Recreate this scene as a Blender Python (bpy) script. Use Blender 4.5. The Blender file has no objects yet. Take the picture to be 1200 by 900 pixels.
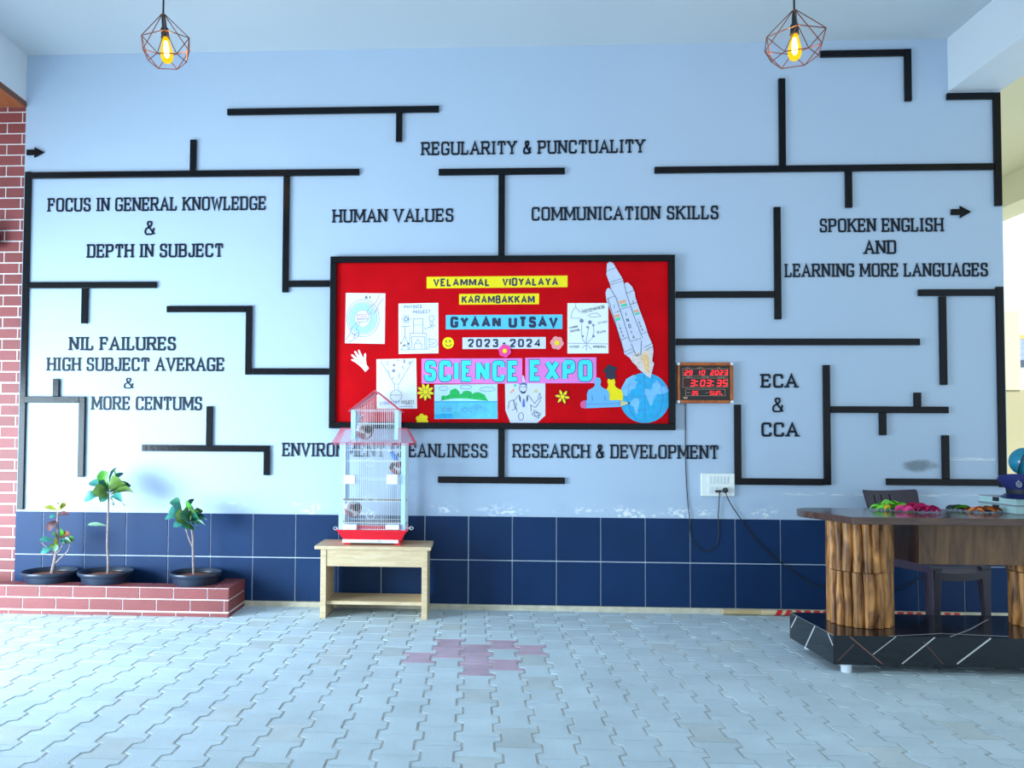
import bpy, bmesh, math, random
from math import sin, cos, pi, radians, sqrt
from mathutils import Vector, Matrix, noise as mnoise

# ------------------------------------------------------------------ camera
SC = bpy.context.scene
COL = SC.collection
FOC, CX, CY = 920.0, 507.47, 486.89
YAW, PIT, ROL = -0.048814, 0.033956, -0.0061962
CAM = Vector((1.51629, -5.430747, 1.139907))
_fw = Vector((sin(YAW), cos(YAW), 0)); _rt = Vector((cos(YAW), -sin(YAW), 0)); _up = Vector((0, 0, 1))
FWD = cos(PIT) * _fw + sin(PIT) * _up
_u2 = -sin(PIT) * _fw + cos(PIT) * _up
RGT = cos(ROL) * _rt - sin(ROL) * _u2
UPV = sin(ROL) * _rt + cos(ROL) * _u2
cd = bpy.data.cameras.new('camera'); cam = bpy.data.objects.new('camera', cd); COL.objects.link(cam)
cd.sensor_fit = 'HORIZONTAL'; cd.sensor_width = 36.0; cd.lens = 36.0 * FOC / 1200.0
cd.shift_x = (600 - CX) / 1200.0; cd.shift_y = (CY - 450) / 1200.0
cd.clip_start = 0.05
m = Matrix.Identity(4)
for i in range(3):
    m[i][0] = RGT[i]; m[i][1] = UPV[i]; m[i][2] = -FWD[i]; m[i][3] = CAM[i]
cam.matrix_world = m
SC.camera = cam

# ------------------------------------------------------------------ light
SC.view_settings.view_transform = 'Standard'; SC.view_settings.look = 'None'
SC.view_settings.gamma = 1.0; SC.view_settings.use_curve_mapping = False
SC.view_settings.exposure = 0.32
wd = bpy.data.worlds.new('sky'); SC.world = wd; wd.use_nodes = True
bg = wd.node_tree.nodes['Background']
bg.inputs['Color'].default_value = (0.64, 0.83, 0.96, 1); bg.inputs['Strength'].default_value = 0.98
sd = bpy.data.lights.new('sun', 'SUN'); sd.energy = 2.9; sd.angle = radians(3); sd.color = (0.93, 0.97, 1.0)
so = bpy.data.objects.new('sun', sd); COL.objects.link(so)
so.rotation_euler = Vector((0.10, -0.62, 0.80)).to_track_quat('Z', 'Y').to_euler()
# daylight arriving through the porch's open left side
ad = bpy.data.lights.new('open_side_daylight', 'AREA'); ad.shape = 'RECTANGLE'; ad.size = 2.4; ad.size_y = 1.7
ad.spread = radians(112); ad.energy = 142; ad.color = (0.66, 0.86, 1.0)
ao = bpy.data.objects.new('open_side_daylight', ad); COL.objects.link(ao)
ao.location = (-3.1, -2.7, 0.85)
ao.rotation_euler = (Vector((-3.1, -2.7, 0.85)) - Vector((0.1, 0.0, 0.2))).to_track_quat('Z', 'Y').to_euler()

# ------------------------------------------------------------------ picture -> place
def ray(px, py): return FWD + RGT * ((px - CX) / FOC) - UPV * ((py - CY) / FOC)
def W(px, py, y=0.0):
    d = ray(px, py); return CAM + d * ((y - CAM.y) / d.y)
def F(px, py, z=0.0):
    d = ray(px, py); return CAM + d * ((z - CAM.z) / d.z)

# ------------------------------------------------------------------ materials
def lin(c):
    o = []
    for v in c[:3]:
        v /= 255.0
        o.append(v / 12.92 if v <= 0.04045 else ((v + 0.055) / 1.055) ** 2.4)
    return (o[0], o[1], o[2], 1.0)
MATS = {}
def pm(name, col, rough=0.6, var=0.06, scale=6.0, metal=0.0, spec=0.5, bump=0.0, bscale=60.0, stretch=None, island=0.0, emit=None, estr=0.0):
    if name in MATS: return MATS[name]
    mt = bpy.data.materials.new(name); mt.use_nodes = True; nt = mt.node_tree; N = nt.nodes; L = nt.links
    b = N['Principled BSDF']; b.inputs['Roughness'].default_value = rough; b.inputs['Metallic'].default_value = metal
    b.inputs['Specular IOR Level'].default_value = spec
    c = lin(col)
    tc = N.new('ShaderNodeTexCoord'); mp = N.new('ShaderNodeMapping'); L.new(tc.outputs['Object'], mp.inputs['Vector'])
    if stretch: mp.inputs['Scale'].default_value = stretch
    nz = N.new('ShaderNodeTexNoise'); nz.inputs['Scale'].default_value = scale; nz.inputs['Detail'].default_value = 4
    L.new(mp.outputs[0], nz.inputs['Vector'])
    rp = N.new('ShaderNodeValToRGB'); rp.color_ramp.elements[0].position = 0.3; rp.color_ramp.elements[1].position = 0.7
    rp.color_ramp.elements[0].color = tuple(x * (1 - var) for x in c[:3]) + (1,)
    rp.color_ramp.elements[1].color = tuple(min(1, x * (1 + var)) for x in c[:3]) + (1,)
    L.new(nz.outputs[0], rp.inputs[0]); out = rp.outputs[0]
    if island:
        g = N.new('ShaderNodeNewGeometry'); hs = N.new('ShaderNodeHueSaturation')
        mr = N.new('ShaderNodeMapRange'); mr.inputs['To Min'].default_value = 1 - island; mr.inputs['To Max'].default_value = 1 + island
        L.new(g.outputs['Random Per Island'], mr.inputs['Value']); L.new(mr.outputs[0], hs.inputs['Value']); L.new(out, hs.inputs['Color']); out = hs.outputs[0]
    L.new(out, b.inputs['Base Color'])
    if bump:
        n2 = N.new('ShaderNodeTexNoise'); n2.inputs['Scale'].default_value = bscale; L.new(mp.outputs[0], n2.inputs['Vector'])
        bp = N.new('ShaderNodeBump'); bp.inputs['Strength'].default_value = bump; bp.inputs['Distance'].default_value = 0.01
        L.new(n2.outputs[0], bp.inputs['Height']); L.new(bp.outputs[0], b.inputs['Normal'])
    if emit:
        b.inputs['Emission Color'].default_value = lin(emit); b.inputs['Emission Strength'].default_value = estr
    MATS[name] = mt; return mt

def wood(name, c1, c2, rough=0.4, scale=(1, 1, 14), nscale=5.0, island=0.0):
    if name in MATS: return MATS[name]
    mt = bpy.data.materials.new(name); mt.use_nodes = True; nt = mt.node_tree; N = nt.nodes; L = nt.links
    b = N['Principled BSDF']; b.inputs['Roughness'].default_value = rough
    tc = N.new('ShaderNodeTexCoord'); mp = N.new('ShaderNodeMapping'); mp.inputs['Scale'].default_value = scale
    L.new(tc.outputs['Object'], mp.inputs['Vector'])
    nz = N.new('ShaderNodeTexNoise'); nz.inputs['Scale'].default_value = nscale; nz.inputs['Detail'].default_value = 6; nz.inputs['Distortion'].default_value = 1.2
    L.new(mp.outputs[0], nz.inputs['Vector'])
    rp = N.new('ShaderNodeValToRGB'); rp.color_ramp.elements[0].position = 0.32; rp.color_ramp.elements[1].position = 0.68
    rp.color_ramp.elements[0].color = lin(c1); rp.color_ramp.elements[1].color = lin(c2)
    L.new(nz.outputs[0], rp.inputs[0]); out = rp.outputs[0]
    if island:
        g = N.new('ShaderNodeNewGeometry'); hs = N.new('ShaderNodeHueSaturation')
        mr = N.new('ShaderNodeMapRange'); mr.inputs['To Min'].default_value = 1 - island; mr.inputs['To Max'].default_value = 1 + island
        L.new(g.outputs['Random Per Island'], mr.inputs['Value']); L.new(mr.outputs[0], hs.inputs['Value']); L.new(out, hs.inputs['Color']); out = hs.outputs[0]
    L.new(out, b.inputs['Base Color']); MATS[name] = mt; return mt

def wall_paint():
    mt = bpy.data.materials.new('wall_paint'); mt.use_nodes = True; nt = mt.node_tree; N = nt.nodes; L = nt.links
    b = N['Principled BSDF']; b.inputs['Roughness'].default_value = 0.55; b.inputs['Specular IOR Level'].default_value = 0.3
    geo = N.new('ShaderNodeNewGeometry'); sep = N.new('ShaderNodeSeparateXYZ'); L.new(geo.outputs['Position'], sep.inputs[0])
    def math_(op, a, bb=None, c=None):
        n = N.new('ShaderNodeMath'); n.operation = op
        for i, v in enumerate((a, bb, c)):
            if v is None: continue
            if isinstance(v, (int, float)): n.inputs[i].default_value = v
            else: L.new(v, n.inputs[i])
        return n.outputs[0]
    def ss(v, a, bb):
        n = N.new('ShaderNodeMapRange'); n.interpolation_type = 'SMOOTHSTEP'; L.new(v, n.inputs['Value'])
        n.inputs['From Min'].default_value = a; n.inputs['From Max'].default_value = bb; return n.outputs[0]
    def noise_(scale, st=(1, 1, 1), det=5):
        mp = N.new('ShaderNodeMapping'); mp.inputs['Scale'].default_value = st; L.new(geo.outputs['Position'], mp.inputs[0])
        n = N.new('ShaderNodeTexNoise'); n.inputs['Scale'].default_value = scale; n.inputs['Detail'].default_value = det; L.new(mp.outputs[0], n.inputs['Vector']); return n.outputs[0]
    def mix(fac, a, col):
        n = N.new('ShaderNodeMix'); n.data_type = 'RGBA'; L.new(fac, n.inputs[0]); L.new(a, n.inputs[6]); n.inputs[7].default_value = lin(col); return n.outputs[2]
    X, Z = sep.outputs[0], sep.outputs[2]
    rp = N.new('ShaderNodeValToRGB'); rp.color_ramp.elements[0].color = lin((174, 193, 216)); rp.color_ramp.elements[1].color = lin((181, 199, 221))
    L.new(noise_(1.5), rp.inputs[0]); c = rp.outputs[0]
    # flaking salt bloom just above the tiles
    band = math_('SUBTRACT', 1.0, ss(Z, 0.64, 0.745))
    c = mix(math_('MULTIPLY', math_('MULTIPLY', band, ss(noise_(3.2, (1, 1, 2.5)), 0.53, 0.64)), ss(noise_(27, (1, 1, 1.6), 4), 0.49, 0.55)), c, (243, 246, 248))
    band2 = math_('SUBTRACT', 1.0, ss(Z, 0.63, 0.86))
    c = mix(math_('MULTIPLY', math_('MULTIPLY', band2, ss(noise_(2.2, (1, 1, 2)), 0.48, 0.66)), 0.35), c, (150, 176, 206))
    # chair-back smudge
    sx, sz = W(1076, 546).x, W(1076, 546).z
    dx = math_('DIVIDE', math_('SUBTRACT', X, sx), 0.15); dz = math_('DIVIDE', math_('SUBTRACT', Z, sz), 0.052)
    r2 = math_('ADD', math_('ADD', math_('MULTIPLY', dx, dx), math_('MULTIPLY', dz, dz)), math_('MULTIPLY', math_('SUBTRACT', noise_(9, (1, 1, 2)), .5), 1.6))
    c = mix(math_('MULTIPLY', math_('SUBTRACT', 1.0, ss(r2, 0.05, 1.0)), 0.62), c, (72, 78, 78))
    # scraped white lines
    for (px, py, hx, hz, th) in ((1040, 580, 0.75, 0.012, 0.5), (1140, 538, 0.16, 0.012, 0.44)):
        q = W(px, py)
        a = math_('SUBTRACT', 1.0, ss(math_('ABSOLUTE', math_('SUBTRACT', X, q.x)), hx * 0.8, hx))
        bnd = math_('SUBTRACT', 1.0, ss(math_('ABSOLUTE', math_('SUBTRACT', Z, q.z)), hz * 0.4, hz))
        c = mix(math_('MULTIPLY', math_('MULTIPLY', a, bnd), math_('MULTIPLY', ss(noise_(9, (1, 1, 12)), th, th + 0.08), 0.85)), c, (225, 232, 238))
    L.new(c, b.inputs['Base Color'])
    return mt

M_wall = wall_paint()
M_ceil = pm('ceiling_paint', (202, 210, 216), 0.7, 0.02, 1.0)
M_beam = pm('beam_paint', (220, 226, 232), 0.7, 0.02, 1.0)
M_cream = pm('cream_paint', (236, 226, 186), 0.7, 0.03, 1.0)
M_ochre = pm('ochre_dado_paint', (200, 188, 146), 0.7, 0.03, 1.0)
M_white = pm('white_plaster', (250, 248, 238), 0.7, 0.02, 1.0)
M_soffit = wood('soffit_board', (150, 78, 40), (190, 108, 62), 0.5, (14, 1, 1), 4)
M_soffit_edge = pm('soffit_edge', (112, 70, 52), 0.5)
M_tile = pm('navy_tile', (11, 46, 88), 0.5, 0.12, 3.0, spec=0.25, island=0.06)
M_grout = pm('tile_grout', (196, 206, 222), 0.8)
M_brick = pm('brick_tile', (136, 64, 64), 0.55, 0.09, 5.0, island=0.09, bump=0.15)
M_mortar = pm('white_mortar', (240, 240, 242), 0.8, 0.03)
M_cement = pm('cement_strip', (205, 196, 176), 0.85, 0.12, 20, bump=0.3)
M_paver = pm('grey_paver', (204, 221, 230), 0.75, 0.08, 3.5, island=0.05, bump=0.35, bscale=220)
M_paver_red = pm('red_paver', (200, 174, 192), 0.75, 0.12, 6, island=0.08, bump=0.35, bscale=220)
M_paver_tan = pm('tan_paver', (202, 214, 218), 0.75, 0.08, 6, island=0.05, bump=0.35, bscale=220)
M_sand = pm('joint_sand', (196, 197, 194), 0.9, 0.2, 12, bump=0.3)
M_soil = pm('soil', (120, 72, 58), 0.95, 0.25, 30, bump=0.6, bscale=120)
M_black = pm('black_lacquer', (11, 13, 19), 0.22, 0.15, 14, spec=0.22, bump=0.08, bscale=40)
M_letter = pm('letter_black', (20, 28, 42), 0.4, 0.1, 8, spec=0.2)
M_blackp = pm('black_plastic', (26, 28, 32), 0.35, 0.05)

# ------------------------------------------------------------------ mesh builder
class MB:
    def __init__(s): s.v = []; s.f = []; s.m = []
    def face(s, idx, mi=0): s.f.append(idx); s.m.append(mi)
    def poly(s, pts, mi=0):
        b = len(s.v); s.v += [Vector(p) for p in pts]; s.face(list(range(b, b + len(pts))), mi)
    def box(s, x0, x1, y0, y1, z0, z1, mi=0):
        b = len(s.v)
        s.v += [Vector(p) for p in ((x0,y0,z0),(x1,y0,z0),(x1,y1,z0),(x0,y1,z0),(x0,y0,z1),(x1,y0,z1),(x1,y1,z1),(x0,y1,z1))]
        for q in ((0,3,2,1),(4,5,6,7),(0,1,5,4),(1,2,6,5),(2,3,7,6),(3,0,4,7)): s.face([b + i for i in q], mi)
    def obox(s, c, ax, ay, az, mi=0):
        c, ax, ay, az = Vector(c), Vector(ax), Vector(ay), Vector(az); b = len(s.v)
        for k in (-1, 1):
            for (i, j) in ((-1,-1),(1,-1),(1,1),(-1,1)): s.v.append(c + ax*i + ay*j + az*k)
        for q in ((0,3,2,1),(4,5,6,7),(0,1,5,4),(1,2,6,5),(2,3,7,6),(3,0,4,7)): s.face([b + i for i in q], mi)
    def prism(s, pts, fr, t0, t1, mi=0):
        """pts (u,v) on frame fr between depth t0..t1"""
        b = len(s.v); n = len(pts)
        for p in pts: s.v.append(fr(p[0], p[1], t0))
        for p in pts: s.v.append(fr(p[0], p[1], t1))
        s.face(list(range(b, b + n)), mi); s.face(list(range(b + 2*n - 1, b + n - 1, -1)), mi)
        for i in range(n):
            j = (i + 1) % n; s.face([b + i, b + j, b + n + j, b + n + i], mi)
    def ribbon(s, pts, h, fr, t0, t1, mi=0, closed=False):
        P = [Vector((p[0], p[1])) for p in pts]; Q = [P[0]]
        for p in P[1:]:
            if (p - Q[-1]).length > 1e-7: Q.append(p)
        P = Q
        if closed and (P[0] - P[-1]).length < 1e-7: P.pop()
        n = len(P)
        if n < 2: return
        A = []; B = []
        for i in range(n):
            if closed: a, c = P[(i-1) % n], P[(i+1) % n]
            else: a, c = P[max(i-1, 0)], P[min(i+1, n-1)]
            d1 = (P[i] - a); d2 = (c - P[i])
            if d1.length < 1e-9: d1 = d2
            if d2.length < 1e-9: d2 = d1
            d1 = d1.normalized(); d2 = d2.normalized(); n1 = Vector((-d1.y, d1.x)); n2 = Vector((-d2.y, d2.x))
            k = n1 + n2
            if k.length < 1e-6: k = n1
            k = k.normalized(); sc = min(1.0 / max(0.35, k.dot(n1)), 1.7)
            A.append(P[i] + k*h*sc); B.append(P[i] - k*h*sc)
        b = len(s.v)
        for t in (t0, t1):
            for q in A: s.v.append(fr(q.x, q.y, t))
            for q in B: s.v.append(fr(q.x, q.y, t))
        segs = n if closed else n - 1
        for i in range(segs):
            j = (i + 1) % n
            s.face([b + 2*n + i, b + 2*n + j, b + 3*n + j, b + 3*n + i], mi)
            s.face([b + i, b + n + i, b + n + j, b + j], mi)
            s.face([b + i, b + j, b + 2*n + j, b + 2*n + i], mi)
            s.face([b + n + i, b + 3*n + i, b + 3*n + j, b + n + j], mi)
        if not closed:
            s.face([b, b + 2*n, b + 3*n, b + n], mi)
            s.face([b + n - 1, b + 2*n - 1, b + 4*n - 1, b + 3*n - 1], mi)
    def tube(s, pts, r, n=6, mi=0, caps=True, closed=False):
        P = [Vector(p) for p in pts]; k = len(P); R = r if isinstance(r, (list, tuple)) else [r]*k
        b = len(s.v); up = None
        for i in range(k):
            if closed: d = (P[(i+1) % k] - P[(i-1) % k])
            else: d = (P[min(i+1, k-1)] - P[max(i-1, 0)])
            d = d.normalized() if d.length > 1e-9 else Vector((0,0,1))
            if up is None:
                up = Vector((0,0,1)) if abs(d.z) < 0.9 else Vector((1,0,0))
            a = d.cross(up)
            if a.length < 1e-6: a = d.orthogonal()
            a.normalize(); c = a.cross(d).normalized(); up = c
            for j in range(n):
                t = 2*pi*j/n; s.v.append(P[i] + (a*cos(t) + c*sin(t))*R[i])
        for i in range(k if closed else k-1):
            i2 = (i+1) % k
            for j in range(n):
                j2 = (j+1) % n; s.face([b+i*n+j, b+i*n+j2, b+i2*n+j2, b+i2*n+j], mi)
        if caps and not closed:
            s.face([b+j for j in range(n)][::-1], mi); s.face([b+(k-1)*n+j for j in range(n)], mi)
    def lathe(s, prof, c, n=32, mi=0, ax=None, sx=1.0, sy=1.0):
        c = Vector(c); b = len(s.v); k = len(prof); M3 = ax if ax else Matrix.Identity(3)
        for (r, z) in prof:
            for j in range(n):
                t = 2*pi*j/n; s.v.append(c + M3 @ Vector((r*cos(t)*sx, r*sin(t)*sy, z)))
        for i in range(k-1):
            for j in range(n):
                j2 = (j+1) % n; s.face([b+i*n+j, b+i*n+j2, b+(i+1)*n+j2, b+(i+1)*n+j], mi)
        if prof[0][0] > 1e-6: s.face([b+j for j in range(n)][::-1], mi)
        if prof[-1][0] > 1e-6: s.face([b+(k-1)*n+j for j in range(n)], mi)
    def grid(s, rows, mi=0, closed=False):
        b = len(s.v); n = len(rows[0])
        for r in rows: s.v += [Vector(p) for p in r]
        for i in range(len(rows)-1):
            for j in range(n if closed else n-1):
                j2 = (j+1) % n; s.face([b+i*n+j, b+i*n+j2, b+(i+1)*n+j2, b+(i+1)*n+j], mi)
    def build(s, name, mats, parent=None, smooth=False, org=None, bev=0.0, recalc=True, merge=False, angle=40):
        if not isinstance(mats, (list, tuple)): mats = [mats]
        if parent is not None: org = ORG[parent.name]
        elif org is None:
            lo = Vector((min(v[i] for v in s.v) for i in range(3))); hi = Vector((max(v[i] for v in s.v) for i in range(3)))
            org = Vector(((lo.x+hi.x)/2, (lo.y+hi.y)/2, lo.z))
        org = Vector(org)
        me = bpy.data.meshes.new(name); me.from_pydata([v - org for v in s.v], [], s.f)
        for mt in mats: me.materials.append(mt)
        me.polygons.foreach_set('material_index', s.m)
        if recalc or merge:
            bm = bmesh.new(); bm.from_mesh(me)
            if merge: bmesh.ops.remove_doubles(bm, verts=bm.verts, dist=1e-5)
            bmesh.ops.recalc_face_normals(bm, faces=bm.faces); bm.to_mesh(me); bm.free()
        if smooth:
            me.polygons.foreach_set('use_smooth', [True]*len(me.polygons))
            try: me.set_sharp_from_angle(angle=radians(angle))
            except Exception: pass
        me.update()
        o = bpy.data.objects.new(name, me); COL.objects.link(o); ORG[o.name] = org
        if parent is not None: o.parent = parent; o.location = (0, 0, 0)
        else: o.location = org
        if bev:
            md = o.modifiers.new('bevel', 'BEVEL'); md.width = bev; md.segments = 2; md.limit_method = 'ANGLE'
        return o
ORG = {}
def thing(name, label, cat, loc, group=None):
    o = bpy.data.objects.new(name, None); COL.objects.link(o); o.location = loc; ORG[o.name] = Vector(loc)
    o.empty_display_size = 0.05; o['label'] = label; o['category'] = cat
    if group: o['group'] = group
    return o
def tag(o, label, cat, group=None, kind=None):
    o['label'] = label; o['category'] = cat
    if group: o['group'] = group
    if kind: o['kind'] = kind
    return o
def struct(o): o['kind'] = 'structure'; return o
def wallfr(y):          # upright frame facing the viewer: u = x, v = z, t = distance out of the wall
    return lambda u, v, t: Vector((u, y - t, v))
def chaikin(p, it=2, closed=False):
    for _ in range(it):
        q = [] if closed else [p[0]]; n = len(p)
        for i in range(n if closed else n-1):
            a, b = p[i], p[(i+1) % n]
            q.append((a[0]*.75 + b[0]*.25, a[1]*.75 + b[1]*.25)); q.append((a[0]*.25 + b[0]*.75, a[1]*.25 + b[1]*.75))
        if not closed: q.append(p[-1])
        p = q
    return p
def circ(cx, cy, r, n=24, a0=0.0, a1=2*pi, ry=None):
    ry = r if ry is None else ry
    full = abs(a1 - a0 - 2*pi) < 1e-6; k = n if full else n
    return [(cx + r*cos(a0 + (a1-a0)*i/(n if full else n-1)), cy + ry*sin(a0 + (a1-a0)*i/(n if full else n-1))) for i in range(k)]

# ------------------------------------------------------------------ stroke lettering
# glyph: (width, [(curved?, points)], [serif (x, y)], [arm serif (x, y0, y1)])
G = {
 'A': (.80, [(0,[(0,0),(.5,1),(1,0)]),(0,[(.2,.34),(.8,.34)])], [(0,0),(1,0)], []),
 'B': (.68, [(0,[(0,0),(0,1)]),(1,[(0,1),(.6,1),(.95,.98),(.95,.56),(.6,.53),(0,.53)]),(1,[(0,.53),(.6,.53),(1,.5),(1,.03),(.6,0),(0,0)])], [(0,0),(0,1)], []),
 'C': (.68, [(1,[(1,.74),(1,1),(.5,1),(0,1),(0,.5),(0,0),(.5,0),(1,0),(1,.26)])], [], [(1,.68,.98)]),
 'D': (.70, [(0,[(0,0),(0,1)]),(1,[(-.13,1),(.55,1),(1,1),(1,.5),(1,0),(.55,0),(-.13,0)])], [(0,0),(0,1)], []),
 'E': (.64, [(0,[(1,1),(0,1),(0,0),(1,0)]),(0,[(0,.52),(.72,.52)])], [(0,0),(0,1)], [(1,.72,1),(1,0,.28),(.72,.4,.64)]),
 'F': (.62, [(0,[(1,1),(0,1),(0,0)]),(0,[(0,.52),(.72,.52)])], [(0,0),(0,1)], [(1,.7,1),(.72,.4,.64)]),
 'G': (.70, [(1,[(1,.76),(1,1),(.5,1),(0,1),(0,.5),(0,0),(.5,0),(1,0),(1,.42)]),(0,[(.55,.42),(1,.42),(1,.05)])], [], [(1,.7,.98)]),
 'H': (.74, [(0,[(0,0),(0,1)]),(0,[(1,0),(1,1)]),(0,[(0,.52),(1,.52)])], [(0,0),(1,0),(0,1),(1,1)], []),
 'I': (.14, [(0,[(.5,0),(.5,1)])], [(.5,0),(.5,1)], []),
 'J': (.54, [(1,[(1,1),(1,.5),(1,0),(.5,0),(0,0),(0,.3)])], [(1,1)], []),
 'K': (.74, [(0,[(0,0),(0,1)]),(0,[(1,1),(.05,.45)]),(0,[(.35,.62),(1,0)])], [(0,0),(0,1),(1,0),(1,1)], []),
 'L': (.60, [(0,[(0,1),(0,0),(1,0)])], [(0,0),(0,1)], [(1,0,.32)]),
 'M': (.92, [(0,[(0,0),(0,1)]),(0,[(1,0),(1,1)]),(0,[(.02,1),(.5,.22),(.98,1)])], [(0,0),(1,0),(0,1),(1,1)], []),
 'N': (.74, [(0,[(0,0),(0,1)]),(0,[(1,0),(1,1)]),(0,[(.03,.97),(.97,.03)])], [(0,0),(0,1),(1,1)], []),
 'O': (.72, [(2,[(.5,1),(0,1),(0,.5),(0,0),(.5,0),(1,0),(1,.5),(1,1)])], [], []),
 'P': (.66, [(0,[(0,0),(0,1)]),(1,[(0,1),(.6,1),(1,.98),(1,.5),(.6,.46),(0,.46)])], [(0,0),(0,1)], []),
 'R': (.74, [(0,[(0,0),(0,1)]),(1,[(0,1),(.6,1),(.95,.98),(.95,.54),(.6,.5),(0,.5)]),(0,[(.5,.5),(1,0)])], [(0,0),(0,1),(1,0)], []),
 'S': (.64, [(1,[(.95,.76),(.95,1),(.5,1),(.03,1),(.03,.55),(.5,.52),(1,.46),(1,0),(.5,0),(0,0),(0,.26)])], [], [(.95,.7,.98),(0,.02,.3)]),
 'T': (.72, [(0,[(0,1),(1,1)]),(0,[(.5,0),(.5,1)])], [(.5,0)], [(0,.7,1),(1,.7,1)]),
 'U': (.74, [(1,[(0,1),(0,.45),(0,0),(.5,0),(1,0),(1,.45),(1,1)])], [(0,1),(1,1)], []),
 'V': (.78, [(0,[(0,1),(.5,0),(1,1)])], [(0,1),(1,1)], []),
 'W': (1.0, [(0,[(0,1),(.26,0),(.5,.85),(.74,0),(1,1)])], [(0,1),(1,1)], []),
 'X': (.74, [(0,[(0,0),(1,1)]),(0,[(0,1),(1,0)])], [(0,0),(1,0),(0,1),(1,1)], []),
 'Y': (.76, [(0,[(0,1),(.5,.48),(1,1)]),(0,[(.5,.5),(.5,0)])], [(0,1),(1,1),(.5,0)], []),
 'Z': (.66, [(0,[(0,1),(1,1),(0,0),(1,0)])], [], []),
 '&': (.72, [(1,[(1,0),(.25,.72),(.25,1),(.5,1),(.68,1),(.68,.72),(.45,.58),(0,.42),(0,0),(.42,0),(.8,0),(.95,.5)])], [], []),
 '0': (.62, [(2,[(.5,1),(0,1),(0,.5),(0,0),(.5,0),(1,0),(1,.5),(1,1)])], [], []),
 '1': (.3, [(0,[(0,.8),(.6,1),(.6,0)])], [], []),
 '2': (.62, [(1,[(0,.72),(0,1),(.5,1),(1,1),(1,.62),(.5,.35),(0,0)]),(0,[(0,0),(1,0)])], [], []),
 '3': (.62, [(1,[(0,.85),(.2,1),(.6,1),(.95,1),(.95,.55),(.4,.53)]),(1,[(.4,.53),(1,.52),(1,0),(.5,0),(.15,0),(0,.18)])], [], []),
 '4': (.66, [(0,[(.75,0),(.75,1),(0,.3),(1,.3)])], [], []),
 '5': (.62, [(1,[(.95,1),(.1,1),(.05,.55),(.5,.62),(1,.6),(1,0),(.5,0),(0,.02)])], [], []),
 '-': (.45, [(0,[(0,.45),(1,.45)])], [], []),
 '=': (.5, [(0,[(0,.35),(1,.35)]),(0,[(0,.6),(1,.6)])], [], []),
 '.': (.12, [(0,[(.5,0),(.5,.08)])], [], []),
}
def text_strokes(txt, weight, serif, gap=.16, space=.42):
    out = []; x = 0.0; h = weight/2; sl = weight*(1.05 if serif else 0)
    for i, ch in enumerate(txt):
        if ch == ' ': x += space; continue
        w, st, sf, arm = G[ch]; w = max(w, weight)
        if serif and ch == 'I': w = weight + 2*(sl - h) * .9
        mx = lambda u: x + h + u*(w - 2*h)
        my = lambda v: h*.9 + v*(1 - 1.8*h)
        for cv, p in st:
            closed = cv == 2
            q = chaikin(p, 2, closed) if cv else p
            out.append(([(mx(a), my(b)) for a, b in q], h, closed))
        if serif:
            for (a, b) in sf: out.append(([(mx(a) - sl, my(b)), (mx(a) + sl, my(b))], h*.75, False))
            for (a, b0, b1) in arm: out.append(([(mx(a), my(b0)), (mx(a), my(b1))], h*.75, False))
        x += w + gap
    return out, x - gap
def text_into(mb, txt, u0, u1, v0, v1, fr, t0, t1, weight=.17, serif=True, mi=0, gap=.16, space=.42, rot=0.0, wmin=None, grow=0.0):
    st, tw = text_strokes(txt, weight, serif, gap, space)
    sx = (u1 - u0)/tw; sy = v1 - v0
    c, s_ = cos(rot), sin(rot)
    for si, (pts, h, closed) in enumerate(st):
        q = [(a*sx, b*sy) for a, b in pts]
        q = [(u0 + a*c - b*s_, v0 + a*s_ + b*c) for a, b in q]
        mb.ribbon(q, h*min(sx, sy) + grow if wmin is None else max(wmin, h*min(sx, sy)), fr, t0, t1 + si*.00003, mi, closed)

# ================================================================== STRUCTURE
XL, XR, ZC, ZLB = -1.700, 5.092, 3.914, 3.547
b = MB(); b.box(XL, XR, 0, 0.24, 0, ZC + .2); struct(b.build('wall_back', M_wall))
# tiled dado: two rows of navy tiles over grout
b = MB(); b.box(XL, XR, -0.004, 0, 0.033, 0.634, 1)
k = -6
while k*0.3 < XR:
    x0, x1 = max(k*0.3 + .0035, XL + .002), min((k+1)*0.3 - .0035, XR)
    if x1 > x0 + .01:
        for (z0, z1) in ((0.034, 0.3295), (0.3365, 0.632)):
            b.box(x0, x1, -0.010, -0.003, z0, z1, 0)
    k += 1
struct(b.build('trim_1', [M_tile, M_grout], bev=.0015))
b = MB(); b.box(XL, XR, -0.03, 0, -0.02, 0.034); struct(b.build('baseboard_back', M_cement, bev=.006))
# ceiling and beams
b = MB(); b.box(-1.70, 4.748, -7.2, 0, ZC, ZC + .2); struct(b.build('ceiling', M_ceil))
b = MB(); b.box(4.748, 5.092, -7.2, 0, ZLB, ZC + .2); struct(b.build('trim_2', M_beam))
b = MB(); b.box(-2.15, -1.70, -7.2, 0.0, ZLB + .03, ZC + .2); struct(b.build('trim_3', M_beam))
b = MB(); b.box(-2.15, -1.698, -7.2, -0.002, ZLB - .012, ZLB + .03, 0)
b.box(-1.7005, -1.694, -7.2, -0.002, ZLB - .014, ZLB + .02, 1); struct(b.build('trim_4', [M_soffit, M_soffit_edge]))
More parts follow.
